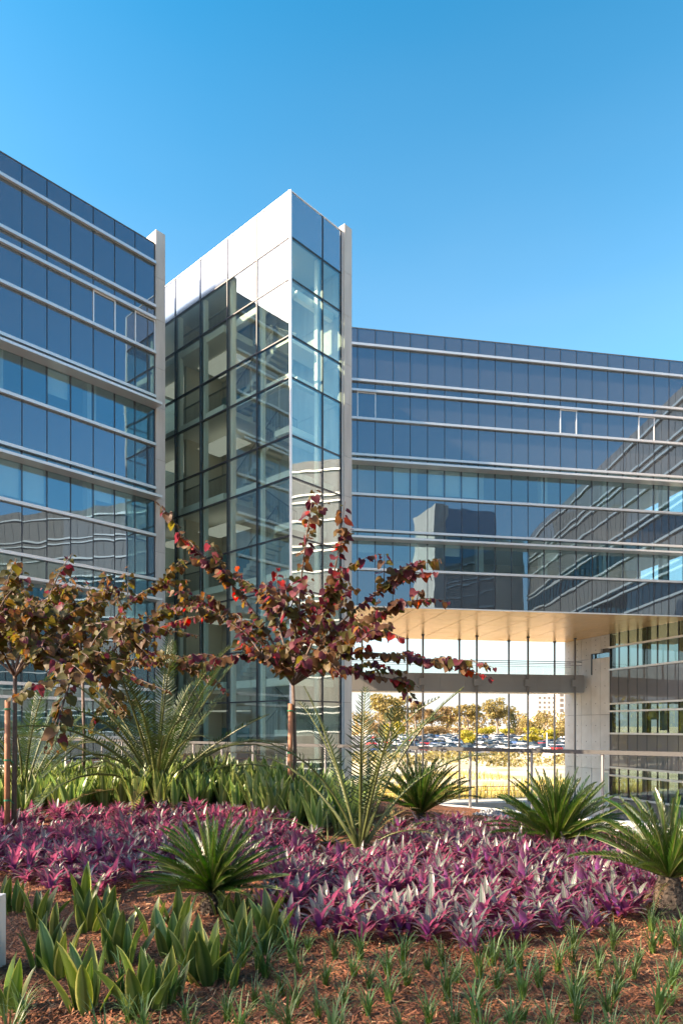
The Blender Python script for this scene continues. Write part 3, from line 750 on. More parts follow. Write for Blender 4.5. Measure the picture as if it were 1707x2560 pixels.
def uvx(nt):
    uv=N(nt,'ShaderNodeUVMap'); s=N(nt,'ShaderNodeSeparateXYZ'); nt.links.new(uv.outputs[0],s.inputs[0]); return s
def c_sans(nt):
    s=uvx(nt); geo=N(nt,'ShaderNodeNewGeometry')
    t=N(nt,'ShaderNodeTexNoise'); t.inputs['Scale'].default_value=22; t.inputs['Detail'].default_value=3
    nt.links.new(geo.outputs['Position'],t.inputs['Vector'])
    a=N(nt,'ShaderNodeMath',operation='MULTIPLY_ADD'); a.inputs[1].default_value=0.10; nt.links.new(t.outputs[0],a.inputs[0]); nt.links.new(s.outputs[0],a.inputs[2])
    c=ramp(nt,a.outputs[0],[(0.03,(.34,.35,.09)),(0.10,(.09,.13,.022)),(0.45,(.035,.068,.014)),(0.58,(.11,.15,.042)),(0.92,(.08,.12,.02)),(0.99,(.36,.36,.10))])
    return rand_shift(nt,c,0.02,0.3)
M['sans']=leaf_mat('sword_leaf',c_sans,0.22,0.35,spec=0.5)
def c_rhoeo(nt):
    s=uvx(nt); geo=N(nt,'ShaderNodeNewGeometry')
    top=ramp(nt,s.outputs[0],[(0.0,(.12,.04,.09)),(0.16,(.04,.055,.04)),(0.36,(.15,.175,.14)),(0.5,(.04,.055,.038)),(0.66,(.17,.185,.155)),(0.86,(.05,.055,.042)),(1.0,(.16,.045,.11))])
    und=ramp(nt,s.outputs[1],[(0.0,(.24,.035,.28)),(0.5,(.15,.045,.155)),(1.0,(.15,.08,.09))])
    mx=N(nt,'ShaderNodeMix'); mx.data_type='RGBA'
    nt.links.new(geo.outputs['Backfacing'],mx.inputs[0]); nt.links.new(top,mx.inputs[6]); nt.links.new(und,mx.inputs[7])
    oi=N(nt,'ShaderNodeObjectInfo')
    return rand_shift(nt,mx.outputs[2],0.045,0.38)
M['rhoeo']=leaf_mat('purple_leaf',c_rhoeo,0.30,0.33,tcol=(0.56,0.11,0.24),spec=0.6)
def c_green(nt):
    s=uvx(nt); c=ramp(nt,s.outputs[1],[(0,(.13,.18,.03)),(0.4,(.06,.115,.03)),(1,(.10,.15,.06))]); return rand_shift(nt,c,0.015,0.3)
M['lily']=leaf_mat('grass_leaf',c_green,0.3,0.4)

def c_sans_lit(nt):
    s=uvx(nt); c=ramp(nt,s.outputs[0],[(0.03,(.30,.32,.10)),(0.16,(.13,.19,.05)),(0.5,(.07,.12,.03)),(0.62,(.20,.25,.10)),(0.88,(.13,.19,.05)),(0.98,(.34,.35,.12))]); return rand_shift(nt,c,0.025,0.35)
M['sans_lit']=leaf_mat('sunlit_sword_leaf',c_sans_lit,0.3,0.35,spec=0.5)  # sunlight on the rear sword plants is put into this paler leaf colour
def rand_leaf_set(fn, n): return [fn(random.Random(100+k)) for k in range(n)]
# sword-leaf (sansevieria-like) leaves: six meshes, placed one by one
SANS=[]
for k in range(8):
    rg=random.Random(40+k); b=MB()
    blade(b,1.0,rg.uniform(.22,.30),broad,0.0,rg.uniform(-.05,.40),8,rg.uniform(.16,.34),twist=rg.uniform(-.5,.5))
    SANS.append(b.mesh('sword_leaf',[M['sans']],True))
def leaf_M(p, az, lean, s_, roll=0.0):
    return Matrix.Translation(p)@Matrix.Rotation(-az,4,'Z')@Matrix.Rotation(-lean,4,'X')@Matrix.Rotation(roll,4,'Z')@Matrix.Diagonal((s_,s_,s_,1))
def sword_clump(x,y,size,n,label,group,seed):
    rg=random.Random(seed); z=g(x,y); t=thing('sword_plant',(x,y,z),label,'plant',group)
    for k in range(n):
        az=k*2.4+rg.uniform(-.4,.4); r_=0.02+0.075*(k/n)**.6*size/.45
        lean=(.04+.58*(k/n))*rg.uniform(.6,1.2)
        L=size*rg.uniform(.75,1.08)*(1-.18*k/n)
        p=Vector((x+math.sin(az)*r_,y+math.cos(az)*r_,z-.02))
        add('leaf',rg.choice(SANS),leaf_M(p,az,lean,L,rg.choice((0,math.pi))*0+rg.uniform(-.5,.5)),t)
def gpos(u,v):
    Y=5.0
    for _ in range(25):
        z=g((u-U0)/F*Y,Y); Y=0.5*Y+0.5*(-z*F/(v-V0))
    return ((u-U0)/F*Y,Y)
fz=[(45,1290,.42,7,'short sword plant at the lower left corner beside the concrete block'),
(15,735,.46,6,'sword plant behind the concrete block at the left edge'),
(88,745,.42,7,'sword plant just right of the concrete block, below the purple bed'),
(205,835,.46,9,'broad sword plant behind the tall leaf with the bitten edge'),
(228,1050,.45,8,'sword plant with a big oval leaf at far left'),
(335,1110,.47,9,'dark sword plant between the oval leaf and the front clump'),
(490,1282,.52,10,'large front sword plant at lower left with spreading leaves'),
(480,700,.45,8,'rear sword plant touching the purple clumps at left'),
(490,850,.46,9,'sword plant in the second row from the purple bed at left'),
(600,800,.42,8,'sword plant at the edge of the bare mulch patch'),
(640,1010,.44,9,'sword plant with a pale curled leaf left of centre'),
(715,1020,.40,6,'narrow sword plant beside the pale curled leaf'),
(800,1285,.50,10,'front sword plant with a wide dark leaf at left centre'),
(895,1285,.33,5,'small sword plant right of the wide dark leaf'),
(965,985,.47,8,'sword plant with a tall cream edged leaf below the front cycad'),
(1000,850,.42,7,'sword plant in front of the cycad trunk, left side'),
(860,880,.40,6,'slim sword plant left of the cream edged leaf'),
(1090,1120,.47,9,'sword plant in the sunlit group right of the cream edged leaf'),
(1190,1130,.52,10,'tallest sunlit sword plant below the front cycad'),
(1275,1150,.30,2,'single pale upright sword leaf near the mulch'),
(1345,980,.46,9,'sunlit sword plant right of the tallest one'),
(1445,1070,.28,2,'lone short sword leaf beside the grass tufts'),
(1505,930,.50,10,'rightmost sunlit sword plant beside the purple bed'),
(1240,770,.36,6,'sword plant right behind the cycad trunk'),
(1330,770,.38,7,'small sword plant behind the sunlit group'),
(1540,790,.40,7,'sword plant wedged against the purple clumps right of the cycad'),
(715,1335,.26,3,'tiny sword shoot at the bottom left of centre'),
(945,1225,.38,5,'sword plant in front of the cream edged leaf'),
(300,880,.36,6,'low sword plant left of the bare mulch patch'),
(640,870,.33,6,'low sword plant among the second row left of centre')]
for k,(zx,zy,s_,n,l) in enumerate(fz):
    x,y=gpos(zx*.4464,1950+zy*.4464); sword_clump(x,y,s_*.76,max(2,int(n*.8)),l,None,500+k)

# ------------------------------------------------------------------ purple bed
RH=[]
for k in range(8):
    rg=random.Random(70+k); b=MB()
    blade(b,1.0,rg.uniform(.18,.24),lance,0.0,rg.uniform(.2,1.5),7,rg.uniform(.12,.26),twist=rg.uniform(-.25,.25))
    RH.append(b.mesh('strap_leaf',[M['rhoeo']],True))
def clump_mesh(seed, nleaf=30):
    rg=random.Random(seed); b=MB()
    for hd in range(rg.randint(3,4)):
        ox,oy=rg.uniform(-.12,.12),rg.uniform(-.12,.12)
        nl=int(nleaf*.55)
        for k in range(nl):
            az=k*2.4+rg.uniform(-.3,.3); f_=k/nl; lean=.12+1.05*f_*rg.uniform(.7,1.1)
            L=.175*rg.uniform(.6,1.25)*(1-.15*f_)
            Mx=Matrix.Translation((ox,oy,.04+rg.uniform(.0,.06)))@Matrix.Rotation(-az,4,'Z')@Matrix.Rotation(-lean,4,'X')
            blade(b,L,L*rg.uniform(.18,.25),lance,0,rg.uniform(.2,1.4),5,.2,Mx)
    return b.mesh('purple_foliage',[M['rhoeo']],True)
RC=[clump_mesh(300+k) for k in range(10)]
bed=[(-90,2075),(100,2055),(250,2040),(560,2032),(700,2078),(795,2135),(800,2168),(960,2162),(985,2112),(1010,2088),(1130,2070),(1330,2090),(1500,2115),(1600,2170),(1665,2265),(1640,2300),(1480,2345),(1330,2365),(1180,2402),(1000,2375),(760,2345),(660,2315),(690,2262),(610,2200),(450,2185),(300,2225),(230,2245),(130,2255),(50,2195),(-90,2185)]
MARKS={'purple_right':[(1390,2150,'beside the bright green sago cycad'),(1050,2080,'near the kerb below the sago cycad by the railing'),(900,2190,'in front of the slender feathery cycad'),(1620,2230,'beside the sago cycad at the right edge'),(1180,2310,'just behind the front row at right centre'),(780,2270,'right of the front left sago cycad'),(1200,2180,'in the middle of the right hand bed'),(1430,2260,'between the two right hand sago cycads and the mulch')],
'purple_left':[(530,2180,'directly behind the front left sago cycad'),(60,2110,'at the far left below the staked tree'),(390,2050,'below the large feathery cycad'),(660,2080,'below the stake of the central redbud'),(250,2190,'in the left bed above the front sword plants')],
'sword':[(40,2030,'at the foot of the staked tree on the left'),(390,2005,'round the base of the large feathery cycad'),(220,2010,'between the staked tree and the large feathery cycad'),(600,2000,'in front of the glass tower left of the redbud stake'),(740,2050,'at the foot of the central redbud stake'),(860,2080,'left of the slender feathery cycad')],
'tuft':[(120,2540,'at the lower left corner below the sword plants'),(400,2480,'between the front sword plants'),(650,2390,'beside the rightmost sword plant'),(650,2520,'at the bottom edge left of centre'),(950,2420,'just below the purple clumps at the centre'),(950,2530,'at the bottom edge in the centre'),(1250,2440,'just below the purple clumps right of centre'),(1250,2540,'at the bottom edge right of centre'),(1550,2360,'below the sago cycad at the right edge'),(1580,2510,'in the lower right corner')]}
def mark(kind,u,v): return min(MARKS[kind],key=lambda q:(q[0]-u)**2+((q[1]-v)*2)**2)[2]
cands=[]; rg=random.Random(21)
y=3.6; 
while y<11.5:
    x=-6.5+rg.uniform(0,.2)
    while x<5:
        px,py=x+rg.uniform(-.07,.07),y+rg.uniform(-.07,.07)
        u,v=pix((px,py,g(px,py)))
        if inpoly(u,v,bed): cands.append((px,py))
        x+=.25
    y+=.215
KEEP=[gpos(1390,2135),gpos(530,2278),gpos(1655,2290),gpos(900,2142)]
cands=[c for c in cands if all((c[0]-k[0])**2+(c[1]-k[1])**2>.03 for k in KEEP)]
cands.sort(key=lambda c:c[1])
rest=MB(); nclump=0
front=[]
for k,(x,y) in enumerate(cands):
    z=g(x,y); u,v=pix((x,y,z)); side='left' if u<700 else 'right'
    s_=rg.uniform(.78,1.28); 
    if k<46:
        front.append((u,x,y,z,s_))
    elif k<296:
        add('purple_plant',RC[rg.randrange(10)],Matrix.Translation((x,y,z-.02))@Matrix.Rotation(rg.uniform(0,6.28),4,'Z')@Matrix.Rotation(rg.uniform(-.12,.12),4,'X')@Matrix.Diagonal((s_,s_,s_*rg.uniform(.9,1.2),1)),None,
            'striped purple plant massed '+mark('purple_'+side,u,v),'plant','purple plants '+mark('purple_'+side,u,v))
    else:
        src=RC[k%10]; Mx=Matrix.Translation((x,y,z-.02))@Matrix.Rotation(rg.uniform(0,6.28),4,'Z')@Matrix.Diagonal((s_,s_,s_,1))
        base=len(rest.v)
        for q in src.vertices: rest.vert(Mx@q.co)
        for pl in src.polygons: rest.face([base+i for i in pl.vertices],[tuple(src.uv_layers[0].data[li].uv) for li in pl.loop_indices])
if rest.v: add('purple_cover',rest.mesh('purple_cover',[M['rhoeo']],True),None,None,'far rows of the purple bed below the railing','plants',None,'stuff')
front.sort()
def ordinal(n):
    w=['first','second','third','fourth','fifth','sixth','seventh','eighth','ninth','tenth','eleventh','twelfth','thirteenth','fourteenth','fifteenth','sixteenth','seventeenth','eighteenth','nineteenth']
    tens={20:'twentieth',30:'thirtieth',40:'fortieth'}
    if n<20: return w[n-1]
    if n in tens: return tens[n]
    return {2:'twenty',3:'thirty',4:'forty'}[n//10]+'-'+w[n%10-1]
for k,(u,x,y,z,s_) in enumerate(front):
    t=thing('purple_plant',(x,y,z),f'striped purple plant along the mulch edge, {ordinal(k+1)} from the left','plant','purple plants along the front edge')
    r2=random.Random(900+k)
    for hd in range(3):
        ox,oy=r2.uniform(-.12,.12),r2.uniform(-.12,.12); nl=15
        for q in range(nl):
            az=q*2.4+r2.uniform(-.3,.3); f_=q/nl; lean=.10+1.05*f_*r2.uniform(.7,1.1); L=.205*s_*r2.uniform(.6,1.25)*(1-.15*f_)
            add('leaf',r2.choice(RH),leaf_M(Vector((x+ox,y+oy,z+.03+r2.uniform(0,.05))),az,lean,L),t)

# ------------------------------------------------------------------ green sword plants behind the bed
def sword_mesh(seed):
    rg=random.Random(seed); b=MB(); n=9
    for k in range(n):
        az=k*2.4+rg.uniform(-.4,.4); lean=.04+.40*(k/n)*rg.uniform(.6,1.2); L=.62*rg.uniform(.75,1.1)
        Mx=Matrix.Translation((math.sin(az)*.07,math.cos(az)*.07,0))@Matrix.Rotation(-az,4,'Z')@Matrix.Rotation(-lean,4,'X')
        blade(b,L,L*rg.uniform(.17,.24),broad,0,rg.uniform(0,.4),5,.22,Mx,twist=rg.uniform(-.5,.5))
    return b.mesh('sword_foliage',[M['sans_lit']],True)
SM=[sword_mesh(800+k) for k in range(8)]
hedge=[(-120,2062),(100,2045),(250,2030),(560,2022),(700,2068),(800,2128),(850,2120),(900,2065),(930,2030),(820,2005),(640,1978),(400,1962),(100,1966),(-120,1975)]
hp=[]; y=8.5
while y<17:
    x=-9
    while x<1.5:
        px,py=x+rg.uniform(-.08,.08),y+rg.uniform(-.08,.08); u,v=pix((px,py,g(px,py)))
        if inpoly(u,v,hedge) and bed_side(px,py)<-.5: hp.append((px,py))
        x+=.30
    y+=.28
hp.sort(key=lambda c:c[1]); hp=hp[:290]
for (x,y) in hp:
    s_=rg.uniform(.8,1.15)
    u=pix((x,y,g(x,y)))[0]
    add('sword_plant',rg.choice(SM),Matrix.Translation((x,y,g(x,y)-.02))@Matrix.Rotation(rg.uniform(0,6.28),4,'Z')@Matrix.Diagonal((s_,s_,s_,1)),None,
        'green sword plant massed '+mark('sword',u,pix((x,y,g(x,y)))[1]),'plant','sword plants '+mark('sword',u,pix((x,y,g(x,y)))[1]))

# ------------------------------------------------------------------ grass tufts in the mulch
def tuft(seed):
    rg=random.Random(seed); b=MB()
    for k in range(26):
        az=rg.uniform(0,6.28); f_=(k+1)/26; lean=.05+.35*f_*rg.uniform(.4,1); L=rg.uniform(.16,.30)
        Mx=Matrix.Translation((rg.uniform(-.015,.015),rg.uniform(-.015,.015),0))@Matrix.Rotation(-az,4,'Z')@Matrix.Rotation(-lean,4,'X')
        blade(b,L,rg.uniform(.006,.011),strap,0,rg.uniform(.3,1.7),5,.15,Mx)
    return b.mesh('grass_tuft',[M['lily']],True)
TM=[tuft(1000+k) for k in range(9)]
lily=[(-60,2500),(300,2490),(470,2420),(640,2352),(760,2362),(1000,2392),(1180,2418),(1330,2385),(1480,2360),(1640,2315),(1770,2290),(1800,2760),(-60,2760)]
tp=[]; y=2.95; row=0
while y<4.9:
    x=-2.2+(row%2)*.12
    while x<3:
        px,py=x+rg.uniform(-.05,.05),y+rg.uniform(-.05,.05); u,v=pix((px,py,g(px,py)))
        if inpoly(u,v,lily) and (u>560 or rg.random()<.45): tp.append((px,py,u,v))
        x+=.235
    y+=.19; row+=1
for (x,y,u,v) in tp:
    s_=rg.uniform(.65,1.12)
    where='left' if u<600 else ('middle' if u<1150 else 'right')
    add('grass_tuft',rg.choice(TM),Matrix.Translation((x,y,g(x,y)-.01))@Matrix.Rotation(rg.uniform(0,6.28),4,'Z')@Matrix.Diagonal((s_,s_,s_,1)),None,
        'small grassy tuft in the mulch '+mark('tuft',u,v),'plant','grass tufts '+mark('tuft',u,v))
# loose bark chips
b=MB(); rg=random.Random(31)
for k in range(24000):
    y=2.9+(rg.random()**1.4)*5.0; x=rg.uniform(-.56*y,.56*y); z=g(x,y)+rg.uniform(.004,.02)
    a=rg.uniform(0,3.14); L=rg.uniform(.008,.034); w_=rg.uniform(.002,.006); t=rg.gauss(0,.35); d=Vector((math.cos(a)*math.cos(t),math.sin(a)*math.cos(t),math.sin(t))); e=Vector((-math.sin(a),math.cos(a),rg.gauss(0,.4)))
    c0=rg.choice([(.20,.065,.026),(.13,.042,.018),(.27,.10,.042),(.32,.17,.09),(.07,.028,.014),(.17,.056,.024)]); p=Vector((x,y,z))
    i=[b.vert(p-d*L-e*w_),b.vert(p+d*L-e*w_*.6),b.vert(p+d*L+e*w_*.6),b.vert(p-d*L+e*w_)]; b.face(i,None,0,c0)
m,nt,out=new_mat('bark_chip'); bs=N(nt,'ShaderNodeBsdfPrincipled'); bs.inputs['Roughness'].default_value=.85; nt.links.new(vcol(nt),bs.inputs['Base Color']); nt.links.new(bs.outputs[0],out.inputs[0])
add('bark_chips',b.mesh('bark_chips',[m]),None,None,'loose reddish bark chips covering the garden soil','mulch',None,'stuff')

# ------------------------------------------------------------------ cycads
def c_cyc(nt):
    s=uvx(nt); c=ramp(nt,s.outputs[1],[(0,(.085,.12,.008)),(0.35,(.03,.07,.007)),(1,(.014,.040,.008))]); return rand_shift(nt,c,0.02,0.3)
M['cycad']=leaf_mat('cycad_leaflet',c_cyc,0.22,0.32,spec=0.55); M['rachis']=pbsdf('frond_stalk',(.075,.085,.022),.5)
def c_dioon(nt):
    s=uvx(nt); c=ramp(nt,s.outputs[1],[(0,(.05,.072,.018)),(1,(.022,.044,.018))]); return rand_shift(nt,c,0.02,0.25)
M['dioon']=leaf_mat('feather_leaflet',c_dioon,0.22,0.35,spec=0.5)
def frond(seed, mat, npair, lw, ll, bend, petiole, vee, fwd):
    """unit-length frond along +Z arching to +Y"""
    rg=random.Random(seed); b=MB(); pts=[]; p=Vector((0,0,0)); nseg=24
    for i in range(nseg+1):
        t=i/nseg; a=bend*t**1.6
        d=Vector((0,math.sin(a),math.cos(a)))
        if i: p=p+d/nseg
        pts.append((p.copy(),d,Vector((0,math.cos(a),-math.sin(a)))))
    b.tube([q[0] for q in pts[::3]],[.011*(1-.8*i/8) for i in range(9)],5,1)
    for k in range(npair):
        t=petiole+(1-petiole)*(k+.5)/npair; fi=t*nseg; i=min(nseg-1,int(fi)); fr_=fi-i
        q=pts[i][0].lerp(pts[i+1][0],fr_); d=pts[i][1]; nr=-pts[i][2]      # nr = upper side
        tt=(k+.5)/npair; L=ll*(math.sin(math.pi*(tt*.86+.12)))**.6*rg.uniform(.78,1.08)
        for sgn in (-1,1):
            if rg.random()<.045: continue
            fj=rg.uniform(-.12,.12)
            side=Vector((sgn,0,0)); dr=(side*math.cos(vee)+nr*math.sin(vee)); dr=(dr*math.cos(fwd+fj+tt*.5)+d*math.sin(fwd+fj+tt*.5)).normalized()
            dr2=(dr+d*.25-nr*.12).normalized(); wv=d.cross(dr).cross(dr).normalized()*lw*.5
            e=q+dr*L*.55; f_=e+dr2*L*.45
            i0=[b.vert(q-wv*.6),b.vert(q+wv*.6),b.vert(e+wv),b.vert(e-wv),b.vert(f_)]
            b.face((i0[0],i0[1],i0[2],i0[3]),[(0,0),(1,0),(1,.55),(0,.55)]); b.face((i0[3],i0[2],i0[4]),[(0,.55),(1,.55),(.5,1)])
    return b.mesh('frond',[mat,M['rachis']])
SAGO=[frond(k,M['cycad'],58,.0095,.105,rb_,.05,.85,.5) for k,rb_ in enumerate((.3,.5,.75,.15))]
DIO=[frond(20+k,M['dioon'],46,.0066,.115,rb_,.26,.2,.35) for k,rb_ in enumerate((.35,.7,1.1,1.5))]
DIO2=[frond(30+k,M['dioon'],34,.0070,.108,rb_,.26,.2,.35) for k,rb_ in enumerate((.25,.6,1.1,1.5))]
M['dry_frond']=leaf_mat('dry_leaflet',lambda nt: rand_shift(nt,N(nt,'ShaderNodeRGB').outputs[0],0.02,0.3),0.2,0.7)
for _n in M['dry_frond'].node_tree.nodes:
    if _n.type=='RGB': _n.outputs[0].default_value=(.24,.15,.06,1)
DRY=[frond(50+k,M['dry_frond'],26,.008,.11,rb_,.1,.2,.5) for k,rb_ in enumerate((.9,1.4))]
M['caudex']=pbsdf('cycad_trunk',(.03,.022,.016),.95,0,(30,(.075,.055,.04)),.8,40)
def cycad(name,x,y,label,n,L,kinds,lean0,lean1,trunk_r,trunk_h,az_fn=None,seed=0,lens=None):
    rg=random.Random(seed); z=g(x,y); t=thing(name,(x,y,z),label,'cycad')
    b=MB(); b.tube([(0,0,-.05),(0,0,trunk_h*.5),(0,0,trunk_h)],[trunk_r*1.1,trunk_r,trunk_r*.65],12)
    for k in range(70):
        a=k*2.4; h=trunk_h*(k/70); r_=trunk_r*(1.05-.35*k/70); d=Vector((math.cos(a),math.sin(a),0)); q=d*r_+Vector((0,0,h)); s_=Vector((-d.y,d.x,0))*.018
        i=[b.vert(q-s_),b.vert(q+s_),b.vert(q+d*.03+Vector((0,0,.035)))]; b.face(i); b.face((i[1],i[0],b.vert(q+Vector((0,0,.03)))))
    add('trunk',b.mesh('cycad_trunk',[M['caudex']]),Matrix.Translation((x,y,z)),t)
    for k in range(n):
        f_=(k+.5)/n; az=k*2.39996+rg.uniform(-.2,.2); lean=lean0+(lean1-lean0)*f_**.9+rg.uniform(-.07,.07)
        if az_fn: az=az_fn(k,az,rg)
        LL=L*rg.uniform(.88,1.08)*(lens(f_) if lens else 1)
        add('frond',rg.choice(kinds),leaf_M(Vector((x,y,z+trunk_h*.95)),az,lean,LL),t)
    for k in range(max(2,n//14)):
        add('dry_frond',rg.choice(DRY),leaf_M(Vector((x,y,z+trunk_h*.85)),rg.uniform(0,6.28),lean1+rg.uniform(.1,.35),L*rg.uniform(.5,.8)),t)
    return t
x,y=gpos(1390,2135); cycad('sago_cycad',x,y,'bright green sago cycad standing in the purple bed at right',120,.80,SAGO,.06,1.2,.09,.12,seed=1)
x,y=gpos(1052,2052); cycad('sago_cycad',x,y,'sago cycad by the railing left of the pole plinth',84,.86,SAGO,.08,1.1,.09,.10,seed=2)
x,y=gpos(530,2282); cycad('sago_cycad',x,y,'dark sago cycad with short trunk in the front left mulch',104,.62,SAGO,.15,1.38,.085,.16,seed=3)
x,y=gpos(1672,2292); cycad('sago_cycad',x,y,'sago cycad with shaggy trunk cut by the right edge',66,.72,SAGO,.12,1.25,.11,.30,seed=4)
x,y=gpos(392,2003); cycad('feather_cycad',x,y,'large feathery cycad with long arching fronds left of the glass tower',34,2.6,DIO,.06,1.05,.10,.10,seed=5)
x,y=gpos(900,2146); cycad('feather_cycad',x,y,'slender upright feathery cycad in the mulch gap at the centre',12,2.0,DIO2[:3],.05,.60,.05,.05,seed=6)
x,y=gpos(820,2120); cycad('feather_cycad',x,y,'low spreading feathery cycad left of the slender upright one',9,.95,DIO2[1:],.75,1.25,.05,.04,seed=16)
x,y=gpos(985,2112); cycad('feather_cycad',x,y,'low spreading feathery cycad right of the slender upright one',9,.90,DIO2[1:],.70,1.20,.05,.04,seed=17)
x,y=gpos(60,2020); cycad('feather_cycad',x,y,'feathery cycad behind the staked tree at the left edge',20,2.0,DIO,.06,1.0,.10,.10,seed=8)

# ------------------------------------------------------------------ redbud trees
def leaf_shape(curl=.10,fold=.35,asym=0.0):
    b=MB(); pts=[(0,0),(.30,-.12),(.52,.14),(.50,.42),(.28,.78),(0,1.12)]
    c=[b.vert((0,py,0.0)) for (px,py) in ((0,.0),(0,.25),(0,.62),(0,1.12))]
    for sgn in (-1,1):
        z=.12
        i=[b.vert((sgn*px,py,abs(px)*(fold+sgn*asym)-py*py*curl)) for px,py in pts[1:5]]
        fs=[(c[0],i[0],i[1],c[1]),(c[1],i[1],i[2],c[2]),(c[2],i[2],i[3]),(c[2],i[3],c[3])]
        for f_ in fs: b.face(f_ if sgn>0 else f_[::-1],[(.5,.5)]*len(f_))
    return b
def c_obj(nt):
    c=N(nt,'ShaderNodeObjectInfo').outputs['Color']; return c
M['red_leaf']=leaf_mat('redbud_leaf',c_obj,0.5,0.5,spec=.25); M['red_leaf_mass']=leaf_mat('redbud_leaf_mass',vcol,0.5,0.5,spec=.25)
LEAVES=[leaf_shape(.10,.35),leaf_shape(.2,.45,.1),leaf_shape(-.15,.2,-.2),leaf_shape(.3,.5,.1),leaf_shape(.22,-.25,.2)]; LEAFM=[q.mesh('heart_leaf',[M['red_leaf']],True) for q in LEAVES]
M['twig']=pbsdf('redbud_bark',(.07,.045,.035),.85,0,(25,(.11,.08,.065)))
M['stake']=pbsdf('wooden_stake',(.20,.085,.04),.7,0,(9,(.28,.13,.07))); M['tie']=pbsdf('green_tie',(.01,.16,.08),.5); M['tie_red']=pbsdf('red_tape',(.55,.03,.02),.5)
olive=[(.085,.072,.016),(.062,.058,.014),(.10,.065,.018),(.07,.048,.016)]; rust=[(.11,.052,.020),(.085,.040,.018),(.12,.065,.030)]; plum=[(.085,.018,.028),(.06,.014,.022),(.11,.028,.036)]; red=[(.26,.02,.018),(.20,.02,.02),(.28,.05,.02)]
def catmull(pts, n=8):
    out=[]; q=[pts[0]]+pts+[pts[-1]]
    for i in range(1,len(q)-2):
        for k in range(n):
            t=k/n; a,b_,c,d=q[i-1],q[i],q[i+1],q[i+2]
            out.append(.5*((2*b_)+(c-a)*t+(2*a-5*b_+4*c-d)*t*t+(3*b_-a-3*c+d)*t*t*t))
    out.append(pts[-1]); return out
def redbud(x,y,fork_h,branches,label,stake_h,seed,leaf=.13,fill=10,fillR=1.0,tone=0.0,spacing=.062,stake_dx=-.05,redtape=False,tips=True):
    rg=random.Random(seed); z=g(x,y); t=thing('redbud_tree',(x,y,z),label,'tree')
    fork=Vector((x+rg.uniform(-.02,.02),y,z+fork_h)); tr=MB(); br=MB(); leaves=[]
    tr.tube([(x,y,z-.05),(x+.015,y,z+fork_h*.5),fork],[.034,.028,.024],8)
    paths=[]
    for bp in branches:
        pts=[fork.copy()]+[Vector(q) for q in bp]; pth=catmull(pts,8); paths.append((pth,True))
        n=len(pth); br.tube(pth,[.017*(1-i/(n-1))**.8+.003 for i in range(n)],5)
    for k in range(fill):
        pth,_=paths[rg.randrange(len(branches))]; i=rg.randrange(int(len(pth)*.2),int(len(pth)*.75)); s0=pth[i]
        d=(pth[min(i+3,len(pth)-1)]-pth[max(i-3,0)]).normalized()
        e=s0+(d*.7+Vector((rg.gauss(0,.6),rg.gauss(0,.6),rg.gauss(.08,.2)))).normalized()*rg.uniform(.3,.8)*fillR
        pp=catmull([s0,s0.lerp(e,.5)+Vector((0,0,.06)),e],6); paths.append((pp,False)); n=len(pp)
        br.tube(pp,[.007*(1-i2/(n-1))+.0025 for i2 in range(n)],4)
    for pth,main in paths:
        acc=0; sgn=1; L=sum((pth[i+1]-pth[i]).length for i in range(len(pth)-1)); run=0
        for i in range(len(pth)-1):
            sg=(pth[i+1]-pth[i]); l=sg.length; run+=l; acc+=l
            f_=run/L
            if main and f_<.28: acc=0; continue
            while acc>spacing:
                acc-=spacing; sgn=-sgn; d=sg.normalized(); side=d.cross(Vector((0,0,1))); side=side.normalized() if side.length>.05 else Vector((1,0,0))
                p=pth[i].lerp(pth[i+1],rg.random())
                down=(side*sgn*rg.uniform(.35,1.0)+d*rg.uniform(0,.6)+Vector((rg.gauss(0,.25),rg.gauss(0,.25),-rg.uniform(.45,1.25)))).normalized()
                p=p+side*sgn*rg.uniform(.015,.05)+Vector((0,0,-.005))
                s_=leaf*rg.uniform(.5,1.25)*(1.0 if f_<.82 else 1-(f_-.82)*2.6)
                h=rg.random()+f_*.75*(1 if main else .75)+tone
                if tips and main and f_>.9: c=rg.choice(red if rg.random()<.75 else plum)
                elif h<.62: c=rg.choice(olive)
                elif h<.98: c=rg.choice(rust if rg.random()<.6 else olive)
                elif h<1.35: c=rg.choice(plum if rg.random()<.65 else rust)
                else: c=rg.choice(plum if (rg.random()<.75 or not tips) else red)
                k=rg.uniform(.75,1.25); c=tuple(v_*k for v_ in c)
                nrm=(Vector((rg.gauss(0,.35),rg.gauss(-.45,.35),.7)));  yv=down; xv=yv.cross(nrm).normalized(); zv=xv.cross(yv)
                Mx=Matrix(((xv.x*s_,yv.x*s_,zv.x*s_,p.x),(xv.y*s_,yv.y*s_,zv.y*s_,p.y),(xv.z*s_,yv.z*s_,zv.z*s_,p.z),(0,0,0,1)))
                leaves.append((s_/p.y+ (0.002 if f_>.7 else 0),Mx,c))
    add('trunk',tr.mesh('trunk',[M['twig']],True),None,t); add('branches',br.mesh('branches',[M['twig']],True),None,t,kind='stuff')
    leaves.sort(key=lambda q:-q[0])
    for s_,Mx,c in leaves[:295]: add('leaf',LEAFM[rg.randrange(5)],Mx,t,color=c)
    mass=MB()
    for s_,Mx,c in leaves[295:]:
        base=len(mass.v); LEAF=LEAVES[rg.randrange(5)]
        for q in LEAF.v: mass.vert(Mx@Vector(q))
        for f_ in LEAF.f: mass.face([base+i for i in f_],None,0,c)
    if mass.v: add('foliage',mass.mesh('foliage',[M['red_leaf_mass']],True),None,t,kind='stuff')
